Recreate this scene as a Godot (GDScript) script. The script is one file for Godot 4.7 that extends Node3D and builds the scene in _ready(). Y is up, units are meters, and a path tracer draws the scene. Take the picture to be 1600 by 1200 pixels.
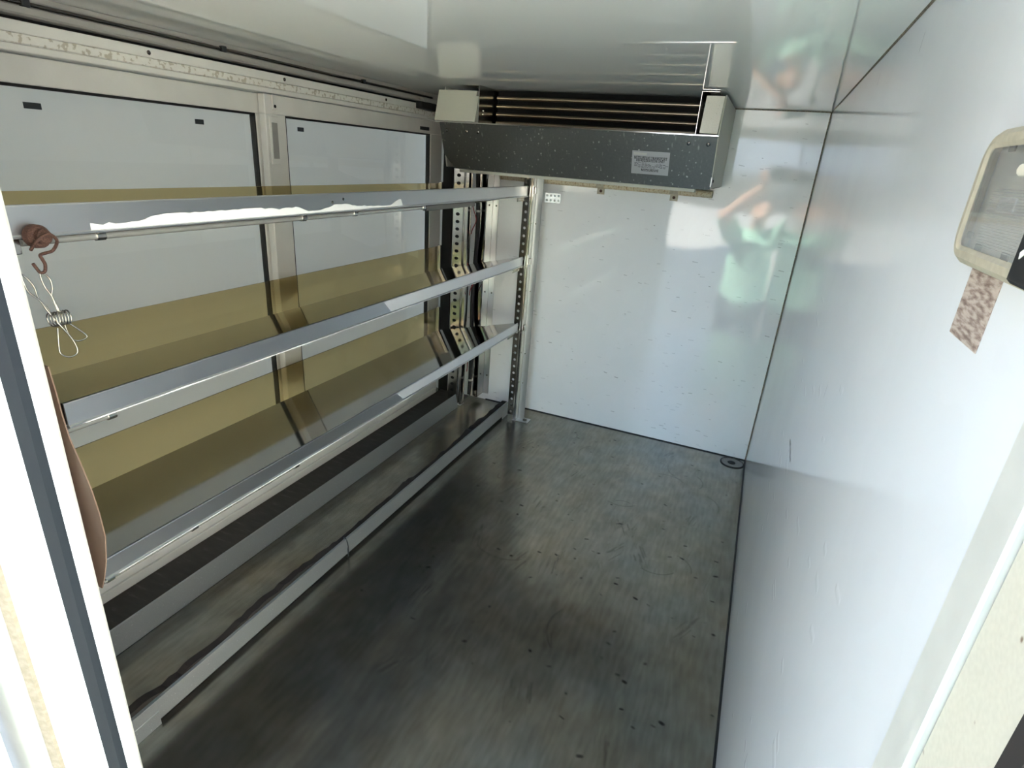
extends Node3D
# Inside of a small insulated delivery box: shelves and sliding glass on the left, a cooling unit at the back.
# World: y up, floor at y = 0, right wall at x = 0, back wall at z = 0, open rear end at z = 1.93.

var M := {}
var used_names := {}

# ------------------------------------------------------------------ helpers
func numbered(called: String) -> String:
	if not used_names.has(called):
		used_names[called] = 0
		return called
	used_names[called] += 1
	return "%s_%03d" % [called, used_names[called]]

func mb() -> SurfaceTool:
	var st := SurfaceTool.new()
	st.begin(Mesh.PRIMITIVE_TRIANGLES)
	return st

func vtx(st: SurfaceTool, p: Vector3, n: Vector3, uv := Vector2.ZERO) -> void:
	st.set_normal(n)
	st.set_uv(uv)
	st.add_vertex(p)

func tri(st: SurfaceTool, a: Vector3, b: Vector3, c: Vector3, n: Vector3) -> void:
	if (c - a).cross(b - a).dot(n) < 0.0:
		var t := b
		b = c
		c = t
	vtx(st, a, n); vtx(st, b, n); vtx(st, c, n)

func quad(st: SurfaceTool, a: Vector3, b: Vector3, c: Vector3, d: Vector3, n: Vector3) -> void:
	tri(st, a, b, c, n)
	tri(st, a, c, d, n)

func tri_s(st: SurfaceTool, p: Array, n: Array) -> void:
	# smooth triangle, its normals decide the winding
	var m: Vector3 = n[0] + n[1] + n[2]
	var o := [0, 1, 2]
	if (p[2] - p[0]).cross(p[1] - p[0]).dot(m) < 0.0:
		o = [0, 2, 1]
	for i in o:
		vtx(st, p[i], n[i])

# a box with chamfered edges
func cbox(st: SurfaceTool, lo: Vector3, hi: Vector3, b := 0.001) -> void:
	var c := (lo + hi) * 0.5
	var h := (hi - lo) * 0.5
	b = minf(b, minf(h.x, minf(h.y, h.z)) * 0.6)
	var P := func(s: Vector3, ax: int) -> Vector3:
		var v := Vector3(s.x * h.x, s.y * h.y, s.z * h.z)
		for k in 3:
			if k != ax:
				v[k] -= s[k] * b
		return c + v
	for ax in 3:
		var u := (ax + 1) % 3
		var w := (ax + 2) % 3
		for sg in [-1.0, 1.0]:
			var n := Vector3.ZERO
			n[ax] = sg
			var q := []
			for e in [[-1.0, -1.0], [1.0, -1.0], [1.0, 1.0], [-1.0, 1.0]]:
				var s := Vector3.ZERO
				s[ax] = sg; s[u] = e[0]; s[w] = e[1]
				q.append(P.call(s, ax))
			quad(st, q[0], q[1], q[2], q[3], n)
	for ax in 3: # edges along ax
		var u := (ax + 1) % 3
		var w := (ax + 2) % 3
		for su in [-1.0, 1.0]:
			for sw in [-1.0, 1.0]:
				var a := Vector3.ZERO
				a[ax] = -1.0; a[u] = su; a[w] = sw
				var d := a
				d[ax] = 1.0
				var n := Vector3.ZERO
				n[u] = su; n[w] = sw
				quad(st, P.call(a, u), P.call(d, u), P.call(d, w), P.call(a, w), n.normalized())
	for sx in [-1.0, 1.0]:
		for sy in [-1.0, 1.0]:
			for sz in [-1.0, 1.0]:
				var s := Vector3(sx, sy, sz)
				tri(st, P.call(s, 0), P.call(s, 1), P.call(s, 2), s.normalized())

# a plain slab with picture coordinates laid flat along one axis: u and v run 0..1 over the other two
func slab(lo: Vector3, hi: Vector3, ax: int) -> ArrayMesh:
	var st := mb()
	var ua := 0 if ax != 0 else 2
	var va := 1 if ax != 1 else 2
	for k in 3:
		var u := (k + 1) % 3
		var w := (k + 2) % 3
		for sg in [0, 1]:
			var n := Vector3.ZERO
			n[k] = -1.0 if sg == 0 else 1.0
			var q := []
			for e in [[0, 0], [1, 0], [1, 1], [0, 1]]:
				var p := Vector3.ZERO
				p[k] = hi[k] if sg else lo[k]
				p[u] = hi[u] if e[0] else lo[u]
				p[w] = hi[w] if e[1] else lo[w]
				q.append(p)
			for t in [[0, 1, 2], [0, 2, 3]]:
				var a: Vector3 = q[t[0]]
				var b: Vector3 = q[t[1]]
				var c: Vector3 = q[t[2]]
				if (c - a).cross(b - a).dot(n) < 0.0:
					var x := b
					b = c
					c = x
				for p in [a, b, c]:
					vtx(st, p, n, Vector2((p[ua] - lo[ua]) / (hi[ua] - lo[ua]), 1.0 - (p[va] - lo[va]) / (hi[va] - lo[va]) if ax != 1 else (p[va] - lo[va]) / (hi[va] - lo[va])))
	st.generate_tangents()
	return st.commit()

# a flat outline pushed along an axis. "z": points are (x, y); "x": points are (z, y); "y": points are (x, z)
func put3(p: Vector2, t: float, ax: String) -> Vector3:
	if ax == "z":
		return Vector3(p.x, p.y, t)
	if ax == "x":
		return Vector3(t, p.y, p.x)
	return Vector3(p.x, t, p.y)

func extrude(st: SurfaceTool, pts: Array, ax: String, a: float, b: float) -> void:
	var poly := PackedVector2Array(pts)
	var ccw := not Geometry2D.is_polygon_clockwise(poly)
	var n := poly.size()
	for i in n:
		var p := poly[i]
		var q := poly[(i + 1) % n]
		var d := (q - p)
		if d.length() < 1e-7:
			continue
		var o := Vector2(d.y, -d.x).normalized()
		if not ccw:
			o = -o
		var nn := put3(o, 0.0, ax)
		# Godot calls the polygon clockwise with y pointing down; test the side directly
		var mid := (p + q) * 0.5 + o * 1e-5
		if Geometry2D.is_point_in_polygon(mid, poly):
			nn = -nn
		quad(st, put3(p, a, ax), put3(q, a, ax), put3(q, b, ax), put3(p, b, ax), nn)
	var idx := Geometry2D.triangulate_polygon(poly)
	var up := put3(Vector2.ZERO, 1.0, ax)
	if b < a:
		up = -up
	for i in range(0, idx.size(), 3):
		tri(st, put3(poly[idx[i]], a, ax), put3(poly[idx[i + 1]], a, ax), put3(poly[idx[i + 2]], a, ax), -up)
		tri(st, put3(poly[idx[i]], b, ax), put3(poly[idx[i + 1]], b, ax), put3(poly[idx[i + 2]], b, ax), up)

# a round wire or pipe along points
func tube(st: SurfaceTool, pts: Array, r: float, sides := 8, caps := true) -> void:
	var n := pts.size()
	var rings := []
	var norms := []
	var side := Vector3.ZERO
	for i in n:
		var t: Vector3 = (pts[mini(i + 1, n - 1)] - pts[maxi(i - 1, 0)]).normalized()
		if i == 0:
			side = t.cross(Vector3(0.31, 0.87, 0.38)).normalized()
		else:
			side = (side - t * side.dot(t)).normalized()
		var up := t.cross(side)
		var ring := []
		var nr := []
		for k in sides:
			var a := TAU * k / sides
			var d := side * cos(a) + up * sin(a)
			ring.append(pts[i] + d * r)
			nr.append(d)
		rings.append(ring)
		norms.append(nr)
	for i in n - 1:
		for k in sides:
			var l := (k + 1) % sides
			tri_s(st, [rings[i][k], rings[i][l], rings[i + 1][l]], [norms[i][k], norms[i][l], norms[i + 1][l]])
			tri_s(st, [rings[i][k], rings[i + 1][l], rings[i + 1][k]], [norms[i][k], norms[i + 1][l], norms[i + 1][k]])
	if caps:
		var t0: Vector3 = (pts[0] - pts[1]).normalized()
		var t1: Vector3 = (pts[n - 1] - pts[n - 2]).normalized()
		for k in sides:
			var l := (k + 1) % sides
			tri(st, pts[0], rings[0][k], rings[0][l], t0)
			tri(st, pts[n - 1], rings[n - 1][k], rings[n - 1][l], t1)

# a turned shape: prof holds (radius, distance along dir)
func lathe(st: SurfaceTool, at: Vector3, dir: Vector3, prof: Array, sides := 16) -> void:
	dir = dir.normalized()
	var s := dir.cross(Vector3(0.3, 0.5, 0.81)).normalized()
	var u := dir.cross(s)
	for i in prof.size() - 1:
		var p: Vector2 = prof[i]
		var q: Vector2 = prof[i + 1]
		var d := (q - p).normalized()
		for k in sides:
			var a := TAU * k / sides
			var b := TAU * (k + 1) / sides
			var ea := s * cos(a) + u * sin(a)
			var eb := s * cos(b) + u * sin(b)
			var na := (ea * d.y - dir * d.x).normalized()
			var nb := (eb * d.y - dir * d.x).normalized()
			var pa := at + ea * p.x + dir * p.y
			var pb := at + eb * p.x + dir * p.y
			var qa := at + ea * q.x + dir * q.y
			var qb := at + eb * q.x + dir * q.y
			if p.x > 1e-6:
				tri_s(st, [pa, pb, qb], [na, nb, nb])
			if q.x > 1e-6:
				tri_s(st, [pa, qb, qa], [na, nb, na])

# a plate with a row of holes. o: centre of first cell's lower edge; U across, V along the row, N outward
func perforated(st: SurfaceTool, o: Vector3, U: Vector3, V: Vector3, N: Vector3, w: float, pitch: float, n: int, rx: float, ry: float, th := 0.002, cols := 1) -> void:
	var seg := 12
	var cw := w / cols
	for c in cols:
		for i in n:
			var ctr := o + U * (-w * 0.5 + cw * (c + 0.5)) + V * (pitch * (i + 0.5))
			var inner := []
			var outer := []
			for k in seg:
				var a := TAU * k / seg
				var e := Vector2(cos(a), sin(a))
				# rounded slot
				inner.append(ctr + U * (e.x * rx) + V * (e.y * ry))
				var s := minf((cw * 0.5) / maxf(absf(e.x), 1e-6), (pitch * 0.5) / maxf(absf(e.y), 1e-6))
				outer.append(ctr + U * (e.x * s) + V * (e.y * s))
			for k in seg:
				var l := (k + 1) % seg
				quad(st, outer[k], outer[l], inner[l], inner[k], N)
				quad(st, outer[k] - N * th, outer[l] - N * th, inner[l] - N * th, inner[k] - N * th, -N)
				var m: Vector3 = (ctr - (inner[k] + inner[l]) * 0.5).normalized()
				quad(st, inner[k], inner[l], inner[l] - N * th, inner[k] - N * th, m)
			# fill the corners of the cell that the spokes cut off
			for k in seg:
				var l := (k + 1) % seg
				var a0 := TAU * k / seg
				var a1 := TAU * l / seg if l > 0 else TAU
				for cc in [[1, 1], [-1, 1], [-1, -1], [1, -1]]:
					var ca := fposmod(atan2(cc[1] * pitch * 0.5, cc[0] * cw * 0.5), TAU)
					if ca > a0 + 1e-4 and ca < a1 - 1e-4:
						var cp: Vector3 = ctr + U * (cc[0] * cw * 0.5) + V * (cc[1] * pitch * 0.5)
						tri(st, outer[k], cp, outer[l], N)
						tri(st, outer[k] - N * th, cp - N * th, outer[l] - N * th, -N)
	# rims
	for sgn in [-1.0, 1.0]:
		var e: Vector3 = o + U * (w * 0.5 * sgn)
		quad(st, e, e + V * (pitch * n), e + V * (pitch * n) - N * th, e - N * th, U * sgn)

func mesh_of(st) -> Mesh:
	return st if st is Mesh else st.commit()

func part(parent: Node3D, called: String, st, m: Material, label := "") -> MeshInstance3D:
	var o := MeshInstance3D.new()
	o.name = called
	o.mesh = mesh_of(st)
	o.material_override = m
	parent.add_child(o, true)
	if not parent is MeshInstance3D:
		o.position = -parent.position
	if label != "":
		o.set_meta("label", label)
	return o

func thing(called: String, label: String, category: String, at := Vector3.ZERO, group := "") -> Node3D:
	var o := Node3D.new()
	o.name = numbered(called)
	add_child(o, true)
	o.position = at
	o.set_meta("label", label)
	o.set_meta("category", category)
	if group != "":
		o.set_meta("group", group)
	return o

func single(called: String, st, m: Material, label: String, category: String, group := "") -> MeshInstance3D:
	var o := MeshInstance3D.new()
	o.name = numbered(called)
	o.mesh = mesh_of(st)
	o.material_override = m
	add_child(o, true)
	o.set_meta("label", label)
	o.set_meta("category", category)
	if group != "":
		o.set_meta("group", group)
	return o

func struct(called: String, st, m: Material, label: String, category: String) -> MeshInstance3D:
	var o := single(called, st, m, label, category)
	o.set_meta("kind", "structure")
	return o

func struct_node(called: String, label: String, category: String, at := Vector3.ZERO) -> Node3D:
	var o := thing(called, label, category, at)
	o.set_meta("kind", "structure")
	return o

func lettering(parent: Node3D, called: String, txt: String, height: float, at: Vector3, basis: Basis, m: Material, wide := 0.0) -> MeshInstance3D:
	var f := SystemFont.new()
	f.font_names = PackedStringArray(["Droid Sans"])
	f.font_weight = 700
	var t := TextMesh.new()
	t.text = txt
	t.font = f
	t.font_size = 32
	t.pixel_size = height / 24.0
	t.depth = 0.0003
	t.curve_step = 2.0
	var o := MeshInstance3D.new()
	o.name = called
	o.mesh = t
	o.material_override = m
	parent.add_child(o, true)
	var sx := 1.0
	if wide > 0.0:
		sx = wide / maxf(t.get_aabb().size.x, 1e-4)
	o.transform = Transform3D(basis * Basis.from_scale(Vector3(sx, 1, 1)), at)
	return o

# ------------------------------------------------------------------ materials
func mat(c: Color, rough: float, metal := 0.0, spec := 0.5) -> StandardMaterial3D:
	var m := StandardMaterial3D.new()
	m.albedo_color = c
	m.roughness = rough
	m.metallic = metal
	m.metallic_specular = spec
	return m

func c8(r: float, g: float, b: float) -> Color:
	return Color(r / 255.0, g / 255.0, b / 255.0)

func noise(seed_: int, freq: float, oct := 4) -> FastNoiseLite:
	var n := FastNoiseLite.new()
	n.seed = seed_
	n.frequency = freq
	n.fractal_octaves = oct
	n.noise_type = FastNoiseLite.TYPE_SIMPLEX_SMOOTH
	return n

func noise_tex(seed_: int, freq: float, ramp: Array, size := 512, oct := 4, normal := 0.0) -> NoiseTexture2D:
	var t := NoiseTexture2D.new()
	t.width = size
	t.height = size
	t.seamless = true
	t.noise = noise(seed_, freq, oct)
	t.generate_mipmaps = false
	if normal > 0.0:
		t.as_normal_map = true
		t.bump_strength = normal
	elif ramp.size():
		var g := Gradient.new()
		g.offsets = PackedFloat32Array(ramp.map(func(e): return e[0]))
		g.colors = PackedColorArray(ramp.map(func(e): return e[1]))
		t.color_ramp = g
	return t

func tri_map(m: StandardMaterial3D, s: Vector3) -> StandardMaterial3D:
	m.uv1_triplanar = true
	m.uv1_world_triplanar = true
	m.uv1_scale = s
	return m

func grey(v: float) -> Color:
	return Color(v, v, v)

func tex(im: Image) -> ImageTexture:
	return ImageTexture.create_from_image(im)

# one worn stroke on a picture
func stroke(im: Image, a: Vector2, b: Vector2, c: Color, wd: float, alpha: float) -> void:
	var n := int(maxf(a.distance_to(b), 1.0)) + 1
	var w := im.get_width()
	var h := im.get_height()
	var r := int(ceilf(wd * 0.5))
	for i in n:
		var p := a.lerp(b, float(i) / n)
		for dx in range(-r, r + 1):
			for dy in range(-r, r + 1):
				var x := int(p.x) + dx
				var y := int(p.y) + dy
				if x < 0 or y < 0 or x >= w or y >= h:
					continue
				var d := Vector2(x + 0.5, y + 0.5).distance_to(p)
				var k := clampf((wd * 0.5 + 0.5 - d), 0.0, 1.0) * alpha
				if k > 0.0:
					im.set_pixel(x, y, im.get_pixel(x, y).lerp(c, k))

func floor_picture() -> Image:
	# 1.4 m across x (left to right), 1.93 m along z (back to rear): brushed steel with stains and scuffs
	var w := 840
	var h := 1158
	var im := Image.create(w, h, false, Image.FORMAT_RGB8)
	var n1 := noise(11, 0.006, 4)
	var n2 := noise(12, 0.05, 3)
	var n3 := noise(13, 0.02, 4)
	for y in h:
		for x in w:
			var v := 0.555 + 0.035 * n1.get_noise_2d(x, y) + 0.05 * n2.get_noise_2d(x * 2.2, y * 0.35) + 0.05 * n3.get_noise_2d(x, y)
			var warm := 0.03 * n1.get_noise_2d(x + 900, y + 300)
			im.set_pixel(x, y, Color(v + 0.014 + warm, v, v - 0.042 - warm))
	var rng := RandomNumberGenerator.new()
	rng.seed = 5
	for i in 130: # dark drip stains
		var p := Vector2(rng.randf_range(280, 830), rng.randf_range(30, 900))
		var l := rng.randf_range(1.5, 7.0)
		var a := rng.randf_range(-0.6, 0.6)
		stroke(im, p, p + Vector2(cos(a), sin(a)) * l, Color(0.22, 0.21, 0.19), rng.randf_range(1.0, 4.5), rng.randf_range(0.12, 0.5))
	for i in 34: # broad worn smears, dark and pale
		var p := Vector2(rng.randf_range(320, 800), rng.randf_range(30, 900))
		var a := PI * 0.5 + rng.randf_range(-0.5, 0.5)
		var c := Color(0.66, 0.65, 0.6) if i % 3 == 0 else Color(0.36, 0.35, 0.32)
		for k in 9:
			var q := p + Vector2(rng.randf_range(-14, 14), rng.randf_range(-20, 20))
			stroke(im, q, q + Vector2(cos(a), sin(a)) * rng.randf_range(6, 34), c, rng.randf_range(1.0, 4.0), rng.randf_range(0.04, 0.13))
	for i in 160: # fine scratches along the box
		var p := Vector2(rng.randf_range(20, 820), rng.randf_range(10, 1100))
		var a := PI * 0.5 + rng.randf_range(-0.25, 0.25)
		var c := Color(0.72, 0.71, 0.69) if rng.randf() < 0.5 else Color(0.4, 0.39, 0.37)
		stroke(im, p, p + Vector2(cos(a), sin(a)) * rng.randf_range(12, 110), c, 1.0, rng.randf_range(0.06, 0.25))
	for i in 12: # curved scuffs
		var ctr := Vector2(rng.randf_range(420, 760), rng.randf_range(80, 800))
		var r := rng.randf_range(20, 70)
		var a0 := rng.randf_range(0, TAU)
		for k in 14:
			stroke(im, ctr + Vector2(cos(a0 + k * 0.1), sin(a0 + k * 0.1)) * r, ctr + Vector2(cos(a0 + k * 0.1 + 0.1), sin(a0 + k * 0.1 + 0.1)) * r, Color(0.36, 0.35, 0.32), 2.6, 0.14)
	return im

func wall_picture(seed_: int, w: int, h: int, base: Color, count: int, horizontal: bool) -> Image:
	var im := Image.create(w, h, false, Image.FORMAT_RGB8)
	var n1 := noise(seed_, 0.004, 3)
	for y in h:
		for x in w:
			var v := 0.012 * n1.get_noise_2d(x, y)
			im.set_pixel(x, y, Color(base.r + v, base.g + v, base.b + v))
	var rng := RandomNumberGenerator.new()
	rng.seed = seed_
	for i in count:
		var p := Vector2(rng.randf_range(4, w - 4), rng.randf_range(4, h - 4))
		var a := rng.randf_range(-0.08, 0.14) + (0.0 if horizontal else PI * 0.5)
		var c := Color(0.5, 0.51, 0.5) if rng.randf() < 0.8 else Color(0.25, 0.24, 0.23)
		stroke(im, p, p + Vector2(cos(a), sin(a)) * rng.randf_range(1.5, 16.0), c, rng.randf_range(0.6, 1.4), rng.randf_range(0.1, 0.55))
	return im

func speckle_picture(seed_: int, base: Color, spot: Color, count: int, size := 512) -> Image:
	var im := Image.create(size, size, false, Image.FORMAT_RGB8)
	var n1 := noise(seed_, 0.15, 2)
	for y in size:
		for x in size:
			var v := 0.02 * n1.get_noise_2d(x, y)
			im.set_pixel(x, y, Color(base.r + v, base.g + v, base.b + v))
	var rng := RandomNumberGenerator.new()
	rng.seed = seed_
	for i in count:
		var p := Vector2(rng.randf_range(4, size - 4), rng.randf_range(4, size - 4))
		var a := rng.randf_range(0, TAU)
		stroke(im, p, p + Vector2(cos(a), sin(a)) * rng.randf_range(0.3, 3.0), spot, rng.randf_range(0.8, 3.0), rng.randf_range(0.15, 0.8))
	return im

func make_materials() -> void:
	# glossy white sandwich panels
	var waves := noise_tex(3, 0.008, [], 512, 2, 1.0)
	var m := mat(Color.WHITE, 0.05)
	m.albedo_texture = tex(wall_picture(21, 1120, 1000, c8(241, 243, 242), 420, true))
	m.normal_enabled = true
	m.normal_texture = waves
	m.normal_scale = 0.25
	M.wall_back = m
	m = mat(Color.WHITE, 0.11)
	m.albedo_texture = tex(wall_picture(22, 1400, 900, c8(226, 229, 233), 26, false))
	m.normal_enabled = true
	m.normal_texture = waves
	m.normal_scale = 0.12
	var dents := Image.create(1024, 512, false, Image.FORMAT_RGB8)
	dents.fill(grey(0.3))
	var rng := RandomNumberGenerator.new()
	rng.seed = 71
	for i in 46:
		var p := Vector2(rng.randf_range(520, 960), rng.randf_range(150, 470))
		stroke(dents, p, p + Vector2(rng.randf_range(4, 22), rng.randf_range(-2.0, 2.0)), grey(0.75), rng.randf_range(2.0, 4.0), rng.randf_range(0.3, 1.0))
	m.heightmap_enabled = true
	m.heightmap_texture = tex(dents)
	m.heightmap_scale = 0.05
	M.wall_right = m
	m = mat(c8(238, 240, 235), 0.02, 0.0, 0.65)
	M.ceiling = m
	m = mat(Color.WHITE, 0.25, 0.9)
	m.albedo_texture = tex(floor_picture())
	m.roughness_texture = noise_tex(41, 0.012, [[0.0, grey(0.88)], [1.0, grey(1.0)]])
	M.floor = m
	M.steel = tri_map(mat(c8(150, 149, 143), 0.09, 1.0), Vector3(2, 2, 2))
	M.steel.roughness_texture = noise_tex(42, 0.02, [[0.0, grey(0.6)], [1.0, grey(1.0)]])
	M.lip = tri_map(mat(c8(208, 209, 211), 0.36, 1.0), Vector3(2, 2, 2))
	M.lip.roughness_texture = noise_tex(43, 0.01, [[0.0, grey(0.92)], [1.0, grey(1.0)]])
	M.film = mat(c8(214, 217, 222), 0.4, 0.35)
	M.residue = mat(c8(232, 234, 234), 0.6, 0.0)
	M.chrome = mat(c8(205, 203, 198), 0.16, 1.0)
	M.dark_steel = mat(c8(120, 116, 110), 0.25, 1.0)
	m = tri_map(mat(Color.WHITE, 0.42, 0.7), Vector3(4, 4, 4))
	m.albedo_texture = tex(speckle_picture(31, c8(176, 179, 178), c8(232, 234, 233), 260))
	M.galvanized = m
	m = tri_map(mat(Color.WHITE, 0.38, 0.75), Vector3(1.5, 1.5, 1.5))
	m.albedo_texture = tex(speckle_picture(32, c8(92, 94, 92), c8(214, 214, 208), 760))
	M.unit_panel = m
	m = tri_map(mat(Color.WHITE, 0.5, 0.35), Vector3(5, 5, 5))
	m.albedo_texture = tex(speckle_picture(33, c8(198, 198, 186), c8(228, 228, 218), 90))
	M.unit_cover = m
	M.cream_cover = tri_map(mat(Color.WHITE, 0.5), Vector3(5, 5, 5))
	M.cream_cover.albedo_texture = tex(speckle_picture(35, c8(238, 233, 220), c8(200, 190, 168), 60, 256))
	M.unit_dark = mat(c8(48, 48, 47), 0.5, 0.5)
	M.fin = mat(c8(128, 120, 108), 0.35, 0.9)
	M.coil = mat(c8(170, 158, 138), 0.3, 0.9)
	M.black = mat(c8(22, 22, 23), 0.6)
	M.gasket = mat(c8(44, 49, 53), 0.5)
	M.jamb_white_dimmed = tri_map(mat(c8(206, 206, 199), 0.45), Vector3(1.5, 1.5, 1.5))  # white paint, its colour darkened to offset the strong daylight at the opening
	M.jamb_white_dimmed.albedo_texture = noise_tex(61, 0.02, [[0.0, grey(0.95)], [1.0, grey(1.0)]])
	M.seal = mat(c8(24, 28, 31), 0.75, 0.0, 0.25)
	M.foam = tri_map(mat(c8(38, 33, 30), 0.95), Vector3(9, 9, 9))
	M.white_paint = tri_map(mat(c8(241, 241, 235), 0.35), Vector3(1.5, 1.5, 1.5))
	M.white_paint.albedo_texture = noise_tex(51, 0.01, [[0.0, grey(0.96)], [1.0, grey(1.0)]])
	m = tri_map(mat(Color.WHITE, 0.5), Vector3(3, 3, 3))
	m.albedo_texture = noise_tex(52, 0.035, [[0.0, c8(186, 180, 164)], [0.33, c8(204, 199, 184)], [0.36, c8(236, 235, 227)], [1.0, c8(242, 242, 234)]], 512, 5)
	M.chipped = m
	M.trim_grey = mat(c8(176, 175, 170), 0.4, 0.2)
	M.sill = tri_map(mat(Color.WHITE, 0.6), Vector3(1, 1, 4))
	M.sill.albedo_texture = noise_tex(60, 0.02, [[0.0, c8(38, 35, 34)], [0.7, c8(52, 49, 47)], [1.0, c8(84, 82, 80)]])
	M.added_dark_wall = mat(c8(104, 96, 88), 0.9)  # for the added left building, dark to cut light bounced in
	M.outer_panel = mat(c8(236, 240, 239), 0.45)
	M.shutter = mat(c8(240, 241, 235), 0.5)
	M.shutter.backlight_enabled = true
	M.shutter.backlight = Color(0.96, 0.965, 0.94)
	m = mat(Color(0.86, 0.9, 0.88, 0.06), 0.02)
	m.transparency = BaseMaterial3D.TRANSPARENCY_ALPHA
	M.glass = m
	m = mat(Color(0.85, 0.785, 0.60, 0.04), 0.04)
	m.refraction_enabled = true
	m.refraction_scale = 0.049
	m.transparency = BaseMaterial3D.TRANSPARENCY_ALPHA
	M.amber = m
	m = mat(c8(146, 121, 104), 0.5)
	m.backlight_enabled = true
	m.backlight = Color(0.2, 0.12, 0.07)
	M.brown_sheet = m
	m = tri_map(mat(Color.WHITE, 0.7), Vector3(6, 6, 6))
	m.albedo_texture = noise_tex(53, 0.03, [[0.0, c8(150, 112, 80)], [0.35, c8(196, 180, 148)], [0.6, c8(214, 204, 176)], [1.0, c8(206, 196, 166)]])
	M.hose = m
	M.caulk = tri_map(mat(Color.WHITE, 0.8), Vector3(5, 5, 5))
	M.caulk.albedo_texture = noise_tex(54, 0.06, [[0.0, c8(74, 64, 52)], [0.5, c8(128, 118, 100)], [1.0, c8(176, 168, 150)]])
	M.caulk_pale = tri_map(mat(Color.WHITE, 0.8), Vector3(5, 5, 5))
	M.caulk_pale.albedo_texture = noise_tex(55, 0.03, [[0.0, c8(112, 103, 84)], [0.5, c8(126, 117, 100)], [1.0, c8(140, 132, 116)]])
	M.rust = tri_map(mat(Color.WHITE, 0.75, 0.2), Vector3(20, 20, 20))
	M.rust.albedo_texture = noise_tex(56, 0.05, [[0.0, c8(44, 31, 27)], [0.5, c8(84, 58, 49)], [1.0, c8(134, 104, 90)]])
	M.wire = mat(c8(206, 202, 192), 0.2, 1.0)
	M.red_wire = mat(c8(140, 30, 34), 0.5)
	M.bezel = tri_map(mat(Color.WHITE, 0.5), Vector3(8, 8, 8))
	M.bezel.albedo_texture = noise_tex(57, 0.02, [[0.0, c8(164, 156, 136)], [1.0, c8(188, 180, 160)]])
	m = mat(Color(0.9, 0.9, 0.88, 0.12), 0.06)
	m.transparency = BaseMaterial3D.TRANSPARENCY_ALPHA
	M.lens = m
	M.reflector = mat(c8(196, 194, 184), 0.35, 0.4)
	M.bulb = mat(c8(232, 224, 204), 0.25)
	M.print_black = mat(c8(24, 24, 24), 0.6)
	M.print_white = mat(c8(236, 236, 232), 0.6)
	M.label_silver = mat(c8(158, 159, 160), 0.4, 0.35)
	m = tri_map(mat(Color.WHITE, 0.8), Vector3(11, 22, 5))
	m.albedo_texture = noise_tex(58, 0.02, [[0.0, c8(104, 86, 78)], [0.35, c8(150, 132, 122)], [0.6, c8(182, 168, 158)], [1.0, c8(196, 184, 174)]], 512, 5)
	M.sticker = m
	M.tube_clear = mat(c8(168, 168, 163), 0.2, 0.55)
	m = tri_map(mat(Color.WHITE, 0.6), Vector3(3, 3, 3))
	m.albedo_texture = tex(speckle_picture(34, c8(200, 196, 180), c8(104, 82, 66), 40))
	M.dirty_white = m
	M.ground = tri_map(mat(Color.WHITE, 0.9), Vector3(0.4, 0.4, 0.4))
	M.ground.albedo_texture = noise_tex(59, 0.03, [[0.0, c8(162, 160, 154)], [1.0, c8(190, 188, 182)]])

# ------------------------------------------------------------------ scene
func _ready() -> void:
	# camera
	var cam := Camera3D.new()
	cam.name = "camera"
	cam.fov = 2.0 * rad_to_deg(atan(600.0 / 894.64))
	cam.near = 0.02
	cam.far = 200.0
	add_child(cam)
	# rows of the fitted rotation: right, down, forward
	var right := Vector3(0.91632819, 0.06913761, -0.39441431)
	var down := Vector3(0.20467957, -0.92745288, 0.31294955)
	var ahead := Vector3(-0.3441641, -0.36749305, -0.86400227)
	cam.transform = Transform3D(Basis(right, -down, -ahead).orthonormalized(), Vector3(-0.12835, 1.04857, 2.22285))
	cam.current = true
	# sky, sun, exposure
	var env := Environment.new()
	env.background_mode = Environment.BG_SKY
	var sky := Sky.new()
	var sm := ProceduralSkyMaterial.new()
	sm.sky_top_color = c8(140, 178, 228)
	sm.sky_horizon_color = c8(210, 222, 239)
	sm.sky_curve = 0.2
	sm.ground_bottom_color = c8(170, 165, 152)
	sm.ground_horizon_color = c8(200, 198, 190)
	sm.sky_energy_multiplier = 1.3
	sky.sky_material = sm
	env.sky = sky
	env.ambient_light_source = Environment.AMBIENT_SOURCE_SKY
	env.tonemap_mode = Environment.TONE_MAPPER_LINEAR
	env.tonemap_exposure = 5.0
	env.sdfgi_enabled = true
	env.ssao_enabled = true
	env.ssil_enabled = true
	var we := WorldEnvironment.new()
	we.name = "world"
	we.environment = env
	add_child(we)
	var sun := DirectionalLight3D.new()
	sun.name = "sun"
	sun.light_color = c8(255, 246, 230)
	sun.light_energy = 5.0
	sun.light_angular_distance = 0.6
	sun.shadow_enabled = true
	add_child(sun)
	sun.look_at_from_position(Vector3(-5, 9, -4), Vector3(0, 0, 0))

	make_materials()
	build_shell()
	build_left_side()
	build_rear_frame()
	build_shelves()
	build_posts()
	build_rails()
	build_unit()
	build_back_wall_things()
	build_right_wall_things()
	build_hook()
	build_outside()
	build_person(cam.position, cam.basis.x, cam.basis.y, -cam.basis.z)

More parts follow.
